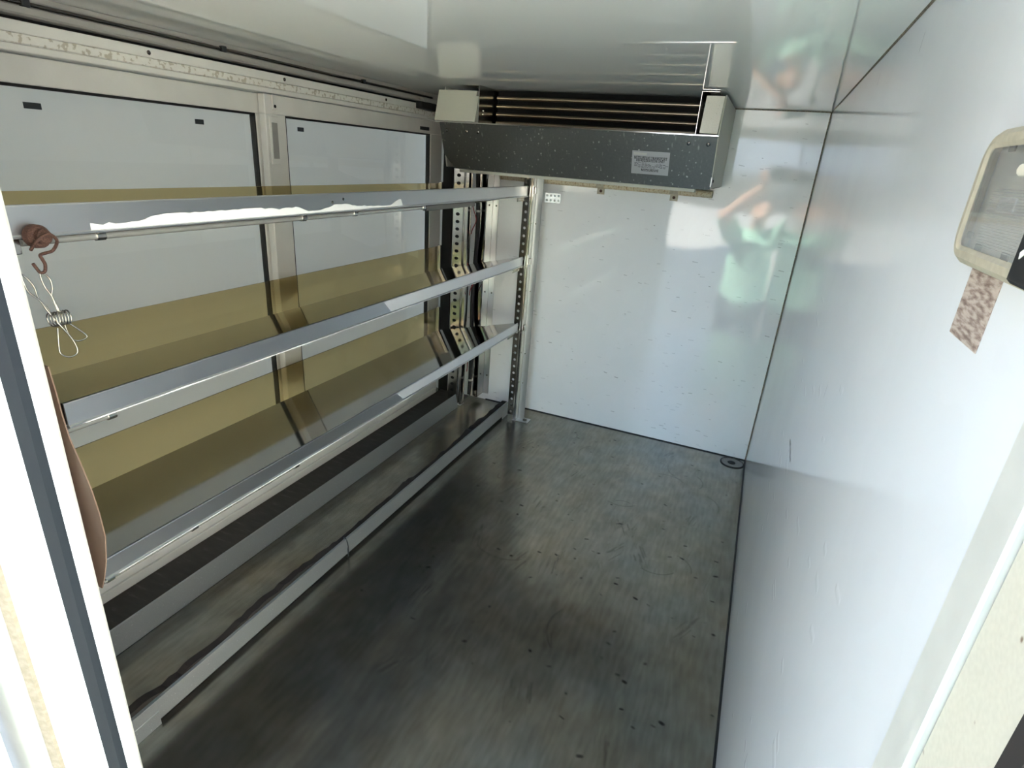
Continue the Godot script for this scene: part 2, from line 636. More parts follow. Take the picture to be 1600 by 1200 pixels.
func build_shell() -> void:
	struct("floor", slab(Vector3(-1.40, -0.05, 0.0), Vector3(0.0, 0.0, 1.93), 1), M.floor, "stained dark brushed steel floor", "floor")
	struct("ceiling", slab(Vector3(-1.52, 1.25, -0.06), Vector3(0.06, 1.32, 1.93), 1), M.ceiling, "glossy off-white panel ceiling", "ceiling")
	struct("wall_back", slab(Vector3(-1.40, 0.0, -0.06), Vector3(0.0, 1.25, 0.0), 2), M.wall_back, "glossy white panel back wall with fine scratches", "wall")
	struct("wall_right", slab(Vector3(0.0, -0.05, -0.06), Vector3(0.06, 1.25, 1.911), 0), M.wall_right, "glossy white panel wall on the right", "wall")
	# grimy sealant in the corners, and the black gap round the floor
	var st := mb()
	extrude(st, [Vector2(0, 0), Vector2(-0.0035, 0), Vector2(0, 0.0035)], "y", 0.004, 1.25)
	var t := struct("trim_1", st, M.caulk, "grimy sealant line in the corner of the two white walls", "sealant")
	st = mb()
	extrude(st, [Vector2(0, 1.25), Vector2(-0.0025, 1.25), Vector2(0, 1.2475)], "z", 0.0, 1.911)
	struct("trim_2", st, M.caulk, "grimy sealant line between ceiling and right wall", "sealant")
	st = mb()
	extrude(st, [Vector2(0, 1.25), Vector2(0.003, 1.25), Vector2(0, 1.247)], "x", -1.36, 0.0)
	struct("trim_3", st, M.caulk, "grimy sealant line between ceiling and back wall", "sealant")
	st = mb()
	extrude(st, [Vector2(0, 0), Vector2(0.004, 0), Vector2(0, 0.004)], "x", -1.14, 0.0)
	struct("trim_4", st, M.black, "black joint along the foot of the back wall", "joint")
	st = mb()
	extrude(st, [Vector2(0, 0), Vector2(-0.005, 0), Vector2(0, 0.004)], "z", 0.004, 1.911)
	struct("trim_5", st, M.black, "black joint along the foot of the right wall", "joint")
	st = mb()
	cbox(st, Vector3(-1.385, 0.0, 0.0), Vector3(-1.34, 1.2, 0.012), 0.001)
	struct("trim_6", st, M.black, "black strip where the back wall meets the sliding glass", "strip")

func sash(called: String, label: String, x0: float, x1: float, z0: float, z1: float, y0: float, y1: float, sw0: float, sw1: float) -> Node3D:
	# a framed pane. sw0: stile width at the back end, sw1: at the rear end
	var w := struct_node(called, label, "window", Vector3((x0 + x1) * 0.5, y0, (z0 + z1) * 0.5))
	var yb := y0 + 0.085
	var yt := y1 - 0.048
	var st := mb()
	cbox(st, Vector3(x0, yt, z0), Vector3(x1, y1, z1), 0.0015)
	part(w, "top_rail", st, M.white_paint)
	st = mb()
	cbox(st, Vector3(x0, y0, z0), Vector3(x1, y0 + 0.038, z1), 0.002)
	part(w, "bottom_rail", st, M.white_paint)
	st = mb()
	cbox(st, Vector3(x0, y0 + 0.0395, z0), Vector3(x1 - 0.002, yb, z1), 0.002)
	part(w, "bottom_rail", st, M.white_paint)
	for e in [[z0, z0 + sw0], [z1 - sw1, z1]]:
		st = mb()
		cbox(st, Vector3(x0, yb, e[0]), Vector3(x1, yt, e[1]), 0.0015)
		part(w, "stile", st, M.white_paint)
	var g := 0.005
	var xi := x1 - 0.003
	st = mb()
	cbox(st, Vector3(x0 + 0.004, yt - g, z0 + sw0), Vector3(xi, yt, z1 - sw1), 0.0005)
	cbox(st, Vector3(x0 + 0.004, yb, z0 + sw0), Vector3(xi, yb + g, z1 - sw1), 0.0005)
	cbox(st, Vector3(x0 + 0.004, yb + g, z0 + sw0), Vector3(xi, yt - g, z0 + sw0 + g), 0.0005)
	cbox(st, Vector3(x0 + 0.004, yb + g, z1 - sw1 - g), Vector3(xi, yt - g, z1 - sw1), 0.0005)
	part(w, "gasket", st, M.black, "black rubber gasket round the glass")
	var xm := (x0 + x1) * 0.5
	st = mb()
	quad(st, Vector3(xm, yb, z0 + sw0), Vector3(xm, yt, z0 + sw0), Vector3(xm, yt, z1 - sw1), Vector3(xm, yb, z1 - sw1), Vector3(1, 0, 0))
	part(w, "pane", st, M.glass, "clear glass pane")
	return w

func build_left_side() -> void:
	# closed outer shutter behind the glass
	var st := mb()
	cbox(st, Vector3(-1.52, -0.05, -0.06), Vector3(-1.48, 1.25, 1.93), 0.001)
	struct("wall_left", st, M.shutter, "pale closed shutter behind the sliding glass", "wall")
	st = mb()
	cbox(st, Vector3(-1.48, -0.05, -0.06), Vector3(-1.40, 0.0, 1.93), 0.001)
	struct("trim_7", st, M.black, "dark track under the sliding glass", "track")
	st = mb()
	cbox(st, Vector3(-1.48, 0.0, -0.06), Vector3(-1.40, 1.25, 0.0), 0.001)
	struct("trim_15", st, M.outer_panel, "white end post beside the sliding glass", "post")
	st = mb()
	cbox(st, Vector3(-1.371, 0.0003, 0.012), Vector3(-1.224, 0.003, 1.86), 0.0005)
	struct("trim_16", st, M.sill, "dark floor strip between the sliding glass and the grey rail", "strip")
	# the two sliding panes; the far one runs in front
	var w2 := sash("window_1", "far sliding glass window with white frame beside the cooling unit", -1.408, -1.385, 0.028, 0.957, 0.004, 1.158, 0.088, 0.072)
	var w1 := sash("window_2", "near sliding glass window with white frame and two dark tape squares", -1.436, -1.413, 0.905, 1.87, 0.004, 1.158, 0.056, 0.07)
	for e in [[-1.3955, 1.0855, 0.831, 0.806, w2], [-1.4235, 1.081, 1.505, 1.475, w1], [-1.4235, 1.081, 1.142, 1.118, w1]]:
		st = mb()
		cbox(st, Vector3(e[0], e[1] - 0.011, e[3]), Vector3(e[0] + 0.0012, e[1], e[2]), 0.0002)
		part(e[4], "tape_square", st, M.gasket, "small dark grey square of tape on the glass")
	st = mb()
	cbox(st, Vector3(-1.385, 1.121, 0.13), Vector3(-1.3838, 1.133, 0.195), 0.0002)
	part(w2, "tape_square", st, M.gasket, "dark tape on the frame")
	# bottom frame rail in front of both panes, in two strips
	for e in [["trim_17", 0.0005, 0.026, -1.372, "lower white strip of the frame under the sliding glass"], ["trim_18", 0.0275, 0.056, -1.376, "upper white strip of the frame under the sliding glass"]]:
		st = mb()
		cbox(st, Vector3(-1.3845, e[1], 0.055), Vector3(e[3], e[2], 1.87), 0.0012)
		struct(e[0], st, M.white_paint, e[4], "rail")
	# finger pull and latch on the meeting stile
	st = mb()
	cbox(st, Vector3(-1.385, 0.985, 0.915), Vector3(-1.3815, 1.105, 0.948), 0.001)
	var pull := part(w2, "finger_pull", st, M.white_paint)
	st = mb()
	cbox(st, Vector3(-1.382, 1.0, 0.921), Vector3(-1.3808, 1.09, 0.942), 0.0004)
	part(pull, "pull_recess", st, M.trim_grey, "worn grey inside of the finger pull")
	st = mb()
	cbox(st, Vector3(-1.385, 1.122, 0.918), Vector3(-1.380, 1.158, 0.934), 0.001)
	var latch := part(w2, "latch", st, M.white_paint)
	st = mb()
	lathe(st, Vector3(-1.380, 1.13, 0.926), Vector3(1, 0, 0), [Vector2(0.004, -0.001), Vector2(0.004, 0.001), Vector2(0.0, 0.0012)], 10)
	part(latch, "screw", st, M.black)
	# head rails above the panes
	st = mb()
	cbox(st, Vector3(-1.44, 1.160, 0.0), Vector3(-1.378, 1.172, 1.87), 0.0015)
	struct("trim_8", st, M.white_paint, "lower white head rail above the sliding glass", "rail")
	st = mb()
	cbox(st, Vector3(-1.44, 1.172, 0.0), Vector3(-1.374, 1.189, 1.87), 0.002)
	struct("trim_9", st, M.chipped, "chipped white head rail with flaking paint", "rail")
	st = mb()
	cbox(st, Vector3(-1.44, 1.189, 0.0), Vector3(-1.380, 1.209, 1.87), 0.001)
	var band := struct("trim_10", st, M.white_paint, "narrow white band with dark screws above the chipped rail", "rail")
	for z in [1.27, 0.885, 0.42, 1.6]:
		st = mb()
		lathe(st, Vector3(-1.380, 1.199, z), Vector3(1, 0, 0), [Vector2(0.0045, -0.001), Vector2(0.0045, 0.001), Vector2(0.003, 0.0025), Vector2(0.0, 0.003)], 10)
		part(band, "screw", st, M.dark_steel, "dark screw head")
	st = mb()
	cbox(st, Vector3(-1.44, 1.209, 0.0), Vector3(-1.400, 1.216, 1.87), 0.0005)
	struct("trim_11", st, M.black, "black gap line under the ceiling rail", "joint")
	st = mb()
	extrude(st, [Vector2(-1.44, 1.216), Vector2(-1.366, 1.216), Vector2(-1.362, 1.219), Vector2(-1.362, 1.229), Vector2(-1.372, 1.231), Vector2(-1.372, 1.2495), Vector2(-1.44, 1.2495)], "z", 0.0, 1.87)
	var ch := struct("trim_12", st, M.trim_grey, "grey metal ceiling rail above the sliding glass", "rail")
	st = mb()
	tube(st, [Vector3(-1.368, 1.235, 0.14), Vector3(-1.366, 1.2345, 0.7), Vector3(-1.367, 1.2355, 1.2), Vector3(-1.366, 1.2345, 1.86)], 0.0035, 8)
	part(ch, "cable", st, M.dark_steel, "thin grey cable along the rail")
	for z in [1.09, 0.56, 1.5]:
		st = mb()
		cbox(st, Vector3(-1.372, 1.230, z - 0.006), Vector3(-1.360, 1.242, z + 0.006), 0.001)
		part(ch, "cable_clip", st, M.gasket)
	# dark latch block at the far end of the head rail
	var lb := thing("latch_block", "dark latch block with a pale cap at the far end of the head rail", "latch", Vector3(-1.37, 1.20, 0.16))
	st = mb()
	cbox(st, Vector3(-1.3795, 1.191, 0.09), Vector3(-1.352, 1.214, 0.235), 0.002)
	part(lb, "body", st, M.black)
	st = mb()
	extrude(st, [Vector2(0.10, 1.2145), Vector2(0.225, 1.2145), Vector2(0.245, 1.226), Vector2(0.09, 1.226)], "x", -1.3605, -1.345)
	part(lb, "cap", st, M.trim_grey)

func build_rear_frame() -> void:
	# left jamb of the rear opening
	var j := struct_node("wall_rear", "white rear jamb left of the opening with dark rubber seal", "wall", Vector3(-1.1, 0, 1.9))
	var st := mb()
	cbox(st, Vector3(-1.52, -0.05, 1.89), Vector3(-0.79, 1.25, 1.928), 0.002)
	part(j, "panel", st, M.jamb_white_dimmed)
	st = mb()
	extrude(st, [Vector2(-0.79, 1.905), Vector2(-0.765, 1.907), Vector2(-0.735, 1.919), Vector2(-0.716, 1.928), Vector2(-0.714, 1.931), Vector2(-0.717, 1.934), Vector2(-0.735, 1.935), Vector2(-0.741, 1.931), Vector2(-0.742, 1.92), Vector2(-0.79, 1.92)], "y", -0.05, 1.25)
	part(j, "lip", st, M.jamb_white_dimmed)
	st = mb()
	extrude(st, [Vector2(-0.789, 1.92), Vector2(-0.743, 1.92), Vector2(-0.743, 1.926), Vector2(-0.752, 1.928), Vector2(-0.762, 1.931), Vector2(-0.789, 1.931)], "y", -0.05, 1.25)
	part(j, "rubber_seal", st, M.seal, "dark grey rubber seal")
	st = mb()
	extrude(st, [Vector2(-0.94, 1.928), Vector2(-0.912, 1.928), Vector2(-0.914, 1.932), Vector2(-0.926, 1.936), Vector2(-0.938, 1.932)], "y", -0.05, 1.25)
	part(j, "sealant", st, M.caulk_pale, "yellowed sealant bead")
	st = mb()
	cbox(st, Vector3(-1.52, -0.05, 1.928), Vector3(-0.941, 1.25, 1.942), 0.003)
	part(j, "outer_panel", st, M.jamb_white_dimmed)
	# right jamb
	var r := struct_node("trim_13", "white rear jamb on the right with a dirty outer strip", "jamb", Vector3(0.0, 0, 1.95))
	st = mb()
	cbox(st, Vector3(-0.0015, -0.05, 1.911), Vector3(0.06, 1.25, 1.9355), 0.001)
	part(r, "inner_strip", st, M.jamb_white_dimmed)
	st = mb()
	cbox(st, Vector3(-0.0035, -0.05, 1.937), Vector3(0.06, 1.25, 1.9475), 0.0015)
	part(r, "lip", st, M.jamb_white_dimmed)
	st = mb()
	cbox(st, Vector3(0.0, -0.05, 1.9485), Vector3(0.06, 1.25, 2.0), 0.001)
	part(r, "outer_strip", st, M.dirty_white, "dirty cream strip with brown specks")
	st = mb()
	cbox(st, Vector3(-0.002, -0.05, 2.0), Vector3(0.05, 1.25, 2.016), 0.002)
	part(r, "rubber_seal", st, M.foam, "brown-black rubber seal")
	# header over the rear opening
	st = mb()
	cbox(st, Vector3(-1.52, 1.25, 1.93), Vector3(0.06, 1.36, 1.99), 0.002)
	struct("trim_14", st, M.white_paint, "white header over the rear opening", "header")

const SHELF_LIP := [0.955, 0.696, 0.432]
const SHELF_LIP_LOW := [0.916, 0.659, 0.397]
const GUARD_HIGH := [0.075, 0.092, 0.100]
const TRAY_DROP := 0.094

func ragged_strip(st: SurfaceTool, x: float, ylow: float, h: float, z0: float, z1: float, seed_: int) -> void:
	# thin film with a torn upper edge, lying on a face that looks along +x
	var rng := RandomNumberGenerator.new()
	rng.seed = seed_
	var n := 90
	var prev := h * 0.6
	var th := 0.0006
	for i in n:
		var za := lerpf(z0, z1, float(i) / n)
		var zb := lerpf(z0, z1, float(i + 1) / n)
		var nh := clampf(prev + rng.randf_range(-0.22, 0.22) * h, h * 0.25, h)
		if i > n - 4:
			nh = h * 0.1
		var a := Vector3(x + th, ylow, za)
		var b := Vector3(x + th, ylow + prev, za)
		var c := Vector3(x + th, ylow + nh, zb)
		var d := Vector3(x + th, ylow, zb)
		quad(st, a, b, c, d, Vector3(1, 0, 0))
		quad(st, b, b - Vector3(th, 0, 0), c - Vector3(th, 0, 0), c, Vector3(0, 1, 0))
		prev = nh

func build_shelves() -> void:
	var labels := ["top steel shelf with ragged white film along its front edge and rusty hook", "middle sloping steel shelf with amber back guard and a pale film patch", "lowest sloping steel shelf with amber back guard above the floor rails"]
	for i in 3:
		var yl: float = SHELF_LIP[i]
		var yb: float = SHELF_LIP_LOW[i]
		var yr := yl - TRAY_DROP
		var z_end := 1.822 if i == 0 else 1.80
		var s := thing("display_shelf", labels[i], "shelf", Vector3(-1.13, yr, 1.0), "sloping shelves before the sliding glass")
		var st := mb()
		extrude(st, [Vector2(-0.951, yl), Vector2(-1.312, yr), Vector2(-1.312, yr - 0.0015), Vector2(-0.951, yl - 0.0015)], "z", 0.148, z_end)
		part(s, "tray", st, M.steel, "polished steel tray sloping down to the glass")
		st = mb()
		# lip with a rolled lower hem
		extrude(st, [Vector2(-0.951, yl), Vector2(-0.9488, yl - 0.0006), Vector2(-0.9482, yl - 0.002), Vector2(-0.9482, yb + 0.004), Vector2(-0.9455, yb + 0.0025), Vector2(-0.9455, yb + 0.0005), Vector2(-0.9475, yb - 0.0005), Vector2(-0.954, yb), Vector2(-0.954, yb + 0.0015), Vector2(-0.951, yb + 0.0025)], "z", 0.1475, z_end)
		var lip := part(s, "front_lip", st, M.lip, "satin steel front lip")
		# amber guard at the low side
		st = mb()
		cbox(st, Vector3(-1.3165, yr - 0.004, 0.161), Vector3(-1.3130, yr + GUARD_HIGH[i], z_end), 0.0004)
		part(s, "back_guard", st, M.amber, "amber see-through plastic guard")
		st = mb()
		cbox(st, Vector3(-1.3195, yr - 0.006, 0.149), Vector3(-1.305, yr + GUARD_HIGH[i] + 0.004, 0.1605), 0.001)
		part(s, "guard_clip", st, M.chrome)
		# arms that carry the shelf at both ends
		for z in [0.152, 1.788]:
			st = mb()
			extrude(st, [Vector2(-0.955, yl - 0.003), Vector2(-1.31, yr - 0.002), Vector2(-1.31, yr - 0.022), Vector2(-0.955, yl - 0.034)], "z", z, z + 0.011)
			part(s, "support_arm", st, M.dark_steel)
		# small perforated bracket under the lip at the far end
		st = mb()
		perforated(st, Vector3(-0.953, yb - 0.008, 0.16), Vector3(0, 1, 0), Vector3(0, 0, 1), Vector3(1, 0, 0), 0.014, 0.012, 6, 0.0035, 0.0035, 0.0015)
		part(s, "lip_bracket", st, M.dark_steel)
		# lighting tube under the lip
		var span: Array = [[0.86, 1.80], [1.733, 1.80], [1.379, 1.80]][i]
		st = mb()
		var ty := yb - 0.006
		tube(st, [Vector3(-0.957, ty, span[0]), Vector3(-0.957, ty, span[1])], 0.005, 12)
		var tb := part(s, "light_tube", st, M.tube_clear, "thin unlit lighting tube under the lip")
		var clips: Array = [[1.705, 1.313, 1.153, 0.868], [1.738], [1.638, 1.79, 1.384]][i]
		for z in clips:
			st = mb()
			lathe(st, Vector3(-0.957, ty, z - 0.006), Vector3(0, 0, 1), [Vector2(0.0, 0.0), Vector2(0.0066, 0.0), Vector2(0.0066, 0.012), Vector2(0.0, 0.012)], 12)
			cbox(st, Vector3(-0.957, ty + 0.004, z - 0.005), Vector3(-0.951, yb + 0.001, z + 0.005), 0.0005)
			part(tb, "clip", st, M.chrome)
		if i == 0:
			st = mb()
			ragged_strip(st, -0.9481, yb + 0.003, 0.016, 1.72, 0.96, 77)
			part(lip, "film_remains", st, M.residue, "ragged white remains of film")
			# dark cable channel beyond the tube, and its wire
			st = mb()
			cbox(st, Vector3(-0.966, yb - 0.016, 0.57), Vector3(-0.953, yb - 0.002, 0.855), 0.001)
			part(s, "cable_channel", st, M.dark_steel)
			st = mb()
			cbox(st, Vector3(-0.962, yb - 0.02, 1.801), Vector3(-0.955, yb - 0.001, 1.814), 0.001)
			part(s, "tube_socket", st, M.chrome)
			for e in [[1.235, 0.937], [1.20, 0.942]]:
				st = mb()
				lathe(st, Vector3(-0.9483, e[1], e[0]), Vector3(1, 0, 0), [Vector2(0.003, 0.0), Vector2(0.003, 0.0008), Vector2(0.0, 0.0014)], 10)
				part(lip, "rivet", st, M.dark_steel)
		else:
			st = mb()
			var zf: float = [0.0, 1.06, 1.005][i]
			extrude(st, [Vector2(zf, yl - 0.003), Vector2(zf - 0.03, yb + 0.005), Vector2(0.15, yb + 0.005), Vector2(0.15, yl - 0.003)], "x", -0.9482, -0.9479)
			part(lip, "film_patch", st, M.film, "paler patch of film on the lip")
			st = mb()
			ragged_strip(st, -0.9456, yb + 0.0004, 0.0026, 1.78, 0.9, 80 + i)
			part(lip, "film_remains", st, M.residue, "thin white line of torn film")

func build_posts() -> void:
	# far post at the front of the shelves
	var p := thing("shelf_post", "far front shelf post of perforated steel standing on the floor", "post", Vector3(-0.93, 0, 0.13), "steel shelf posts")
	var st := mb()
	perforated(st, Vector3(-0.957, 0.02, 0.135), Vector3(1, 0, 0), Vector3(0, 1, 0), Vector3(0, 0, 1), 0.028, 0.0295, 33, 0.0055, 0.0055, 0.002)
	part(p, "perforated_flange", st, M.dark_steel, "dark steel flange with a row of round holes")
	st = mb()
	extrude(st, [Vector2(-0.943, 0.135), Vector2(-0.942, 0.145), Vector2(-0.9385, 0.145), Vector2(-0.9375, 0.124), Vector2(-0.9325, 0.124), Vector2(-0.9315, 0.145), Vector2(-0.928, 0.145), Vector2(-0.927, 0.122), Vector2(-0.927, 0.116), Vector2(-0.943, 0.116)], "y", 0.003, 0.993)
	part(p, "ridged_rail", st, M.chrome, "bright ridged middle of the post")
	st = mb()
	cbox(st, Vector3(-0.9265, 0.003, 0.116), Vector3(-0.900, 0.993, 0.119), 0.0005)
	part(p, "side_flange", st, M.galvanized)
	st = mb()
	cbox(st, Vector3(-0.945, 0.0005, 0.10), Vector3(-0.875, 0.0035, 0.1455), 0.0008)
	var foot := part(p, "foot_plate", st, M.lip)
	st = mb()
	lathe(st, Vector3(-0.893, 0.0035, 0.125), Vector3(0, 1, 0), [Vector2(0.009, 0), Vector2(0.009, 0.004), Vector2(0.005, 0.006), Vector2(0, 0.0065)], 10)
	part(foot, "bolt", st, M.dark_steel)
	for y in [0.30, 0.56, 0.82, 0.17]:
		for x in [-0.962, -0.918]:
			st = mb()
			lathe(st, Vector3(x, y, 0.1355 if x < -0.95 else 0.1195), Vector3(0, 0, 1), [Vector2(0.003, 0), Vector2(0.0025, 0.002), Vector2(0, 0.0025)], 8)
			part(p, "rivet", st, M.wire)
	# shelf ends clipped to the post
	for y in [0.94, 0.678, 0.412]:
		st = mb()
		cbox(st, Vector3(-0.9265, y - 0.012, 0.1195), Vector3(-0.921, y + 0.012, 0.138), 0.001)
		part(p, "shelf_clip", st, M.chrome)
	# perforated strap from the post towards the back wall
	st = mb()
	perforated(st, Vector3(-0.897, 0.917, 0.100), Vector3(0, 1, 0), Vector3(1, 0, -0.25).normalized(), Vector3(0.25, 0, 1).normalized(), 0.034, 0.0145, 4, 0.0045, 0.0045, 0.0015, 2)
	part(p, "perforated_strap", st, M.galvanized, "small perforated steel strap")
	# near post, hidden behind the jamb
	var q := thing("shelf_post", "near front shelf post behind the white jamb", "post", Vector3(-0.93, 0, 1.845), "steel shelf posts")
	st = mb()
	extrude(st, [Vector2(-0.965, 1.826), Vector2(-0.935, 1.826), Vector2(-0.935, 1.841), Vector2(-0.965, 1.841)], "y", 0.0, 1.24)
	part(q, "post_body", st, M.chrome)
	# slotted posts by the glass
	for e in [[0.10, "slotted far post between glass and cable cover"], [1.845, "slotted near post by the glass behind the white jamb"]]:
		var z: float = e[0]
		var r := thing("slotted_post", e[1], "post", Vector3(-1.25, 0, z), "steel shelf posts")
		st = mb()
		perforated(st, Vector3(-1.253, 0.02, z + 0.02), Vector3(1, 0, 0), Vector3(0, 1, 0), Vector3(0, 0, 1), 0.040, 0.0292, 41, 0.009, 0.0065, 0.002)
		part(r, "slotted_face", st, M.chrome, "bright steel face with a row of slots")
		st = mb()
		extrude(st, [Vector2(-1.233, z + 0.02), Vector2(-1.231, z + 0.028), Vector2(-1.226, z + 0.028), Vector2(-1.2245, z + 0.018), Vector2(-1.214, z + 0.018), Vector2(-1.212, z + 0.026), Vector2(-1.205, z + 0.026), Vector2(-1.203, z + 0.01), Vector2(-1.203, z), Vector2(-1.233, z)], "y", 0.003, 1.22)
		part(r, "channel", st, M.chrome)
		st = mb()
		cbox(st, Vector3(-1.275, 0.003, z - 0.01), Vector3(-1.232, 1.22, z + 0.006), 0.001)
		part(r, "back_wall", st, M.black)
		st = mb()
		cbox(st, Vector3(-1.255, 0.0005, z - 0.005), Vector3(-1.203, 0.003, z + 0.03), 0.0008)
		part(r, "foot_plate", st, M.lip)

func build_rails() -> void:
	var r := thing("floor_rail", "speckled galvanized rail along the floor under the shelf fronts", "rail", Vector3(-0.985, 0, 1.0), "rails on the floor")
	var st := mb()
	extrude(st, [Vector2(-0.985, 0.012), Vector2(-0.985, 0.058), Vector2(-0.9855, 0.0592), Vector2(-0.992, 0.0592), Vector2(-0.992, 0.0577), Vector2(-0.9868, 0.0577), Vector2(-0.9868, 0.012)], "z", 0.10, 1.86)
	part(r, "angle_bar", st, M.galvanized)
	for e in [[0.10, 0.158], [1.745, 1.83]]:
		st = mb()
		cbox(st, Vector3(-0.9858, 0.0, e[0]), Vector3(-0.9835, 0.034, e[1]), 0.0006)
		part(r, "foot", st, M.galvanized)
	# black foam behind the rail with a ragged top
	st = mb()
	var rng := RandomNumberGenerator.new()
	rng.seed = 9
	var h := 0.06
	for i in 110:
		var z0 := 0.10 + i * 0.016
		var hn := clampf(h + rng.randf_range(-0.006, 0.006), 0.052, 0.07)
		extrude(st, [Vector2(z0, 0.001), Vector2(z0 + 0.016, 0.001), Vector2(z0 + 0.016, hn), Vector2(z0, h)], "x", -1.010, -0.9925)
		h = hn
	single("foam_strip", st, M.foam, "black foam strip with a torn edge behind the galvanized rail", "foam")
	# cable tie round the rail
	st = mb()
	var pts := []
	for k in 17:
		var a := TAU * k / 16
		pts.append(Vector3(-0.9905 + cos(a) * 0.0075, 0.034 + sin(a) * 0.03, 1.19 + 0.004 * sin(a)))
	pts.append(Vector3(-0.981, 0.03, 1.195))
	pts.append(Vector3(-0.975, 0.012, 1.20))
	tube(st, pts, 0.0014, 6)
	single("cable_tie", st, M.gasket, "dark cable tie looped round the galvanized rail", "cable tie")
	# second rail nearer the glass
	var q := thing("floor_rail", "dull grey angle rail on the floor nearer the glass", "rail", Vector3(-1.21, 0, 1.0), "rails on the floor")
	st = mb()
	extrude(st, [Vector2(-1.205, 0.001), Vector2(-1.205, 0.004), Vector2(-1.2165, 0.058), Vector2(-1.219, 0.060), Vector2(-1.2205, 0.058), Vector2(-1.2205, 0.001)], "z", 0.15, 1.84)
	part(q, "angle_bar", st, M.galvanized)

func build_unit() -> void:
	var u := thing("cooling_unit", "grey metal cooling unit with dark finned coil under the ceiling", "cooling unit", Vector3(-0.72, 1.0, 0.25))
	# profile in (z, y): face leans back to the wall at the bottom
	var zt := 0.457
	var yt := 1.137
	var zb := 0.405
	var yb := 1.0
	var st := mb()
	# front panel as a cut plate: outline in the panel plane
	var up := Vector3(0, yt - yb, zt - zb)
	var L := up.length()
	up = up.normalized()
	var nrm := Vector3(0, -up.z, up.y) # faces down and forward
	var o := Vector3(0, yb, zb)
	var outline := [Vector2(-1.150, L), Vector2(-0.288, L), Vector2(-0.288, 0.006), Vector2(-0.294, 0.0), Vector2(-1.115, 0.0), Vector2(-1.150, L * 0.32)]
	var f3 := func(p: Vector2, d: float) -> Vector3: return o + Vector3(p.x, 0, 0) + up * p.y - nrm * d
	var poly := PackedVector2Array(outline)
	var idx := Geometry2D.triangulate_polygon(poly)
	for i in range(0, idx.size(), 3):
		tri(st, f3.call(poly[idx[i]], 0.0), f3.call(poly[idx[i + 1]], 0.0), f3.call(poly[idx[i + 2]], 0.0), nrm)
		tri(st, f3.call(poly[idx[i]], 0.002), f3.call(poly[idx[i + 1]], 0.002), f3.call(poly[idx[i + 2]], 0.002), -nrm)
	for i in poly.size():
		var a := poly[i]
		var b := poly[(i + 1) % poly.size()]
		var en: Vector3 = (Vector3(b.x - a.x, 0, 0) + up * (b.y - a.y)).normalized().cross(nrm)
		var mid := (a + b) * 0.5
		var test := mid + Vector2(en.x, en.dot(up)) * 1e-4
		if Geometry2D.is_point_in_polygon(test, poly):
			en = -en
		quad(st, f3.call(a, 0.0), f3.call(b, 0.0), f3.call(b, 0.002), f3.call(a, 0.002), en)
	var pan := part(u, "drain_pan", st, M.unit_panel, "speckled grey sloping front panel")
	# folded lip along the top of the panel
	st = mb()
	extrude(st, [Vector2(zt - 0.002, yt - 0.001), Vector2(zt + 0.003, yt + 0.001), Vector2(zt + 0.003, yt + 0.004), Vector2(zt - 0.012, yt + 0.004), Vector2(zt - 0.012, yt + 0.002)], "x", -1.165, -0.286)
	part(u, "top_lip", st, M.chrome, "bright folded edge")
	# pale edge under the panel
	st = mb()
	extrude(st, [Vector2(zb + 0.001, yb - 0.001), Vector2(zb - 0.004, yb - 0.010), Vector2(zb - 0.03, yb - 0.010), Vector2(zb - 0.03, yb - 0.001)], "x", -1.10, -0.33)
	part(u, "bottom_edge", st, M.unit_cover)
	# floor of the unit behind the panel and side plates
	st = mb()
	extrude(st, [Vector2(zt - 0.008, yt), Vector2(zb, yb + 0.004), Vector2(0.012, yb + 0.004), Vector2(0.012, 1.243), Vector2(zt - 0.03, 1.243), Vector2(zt - 0.012, yt + 0.01)], "x", -0.2895, -0.286)
	var side := part(u, "side_plate", st, M.unit_cover)
	st = mb()
	extrude(st, [Vector2(zt - 0.008, yt), Vector2(zb, yb + 0.004), Vector2(0.012, yb + 0.004), Vector2(0.012, 1.243), Vector2(zt - 0.03, 1.243), Vector2(zt - 0.012, yt + 0.01)], "x", -1.1495, -1.146)
	part(u, "side_plate", st, M.unit_cover)
	# back and floor plates that close the unit
	st = mb()
	cbox(st, Vector3(-1.145, yb + 0.003, 0.012), Vector3(-0.29, 1.243, 0.02), 0.001)
	part(u, "back_plate", st, M.unit_dark)
	st = mb()
	cbox(st, Vector3(-1.145, yb + 0.001, 0.02), Vector3(-0.29, yb + 0.004, zb - 0.002), 0.0005)
	part(u, "bottom_plate", st, M.unit_dark)
	# end covers: leaning faces
	var zc0 := 0.462
	var zc1 := 0.436
	st = mb()
	extrude(st, [Vector2(zc0, 1.1425), Vector2(zc1, 1.233), Vector2(zc1 - 0.1, 1.233), Vector2(zc0 - 0.12, 1.1425)], "x", -1.166, -1.030)
	part(u, "end_cover", st, M.unit_cover, "pale grey end cover on the left")
	st = mb()
	extrude(st, [Vector2(zc0, 1.1425), Vector2(zc1 + 0.004, 1.218), Vector2(zc1 - 0.1, 1.218), Vector2(zc0 - 0.12, 1.1425)], "x", -1.0300, -1.0215)
	part(u, "end_cover", st, M.unit_cover)
	st = mb()
	extrude(st, [Vector2(zc0 + 0.004, 1.1445), Vector2(zc1, 1.239), Vector2(zc1 - 0.1, 1.239), Vector2(zc0 - 0.12, 1.1445)], "x", -0.337, -0.290)
	part(u, "end_cover", st, M.cream_cover, "cream end cover on the right")
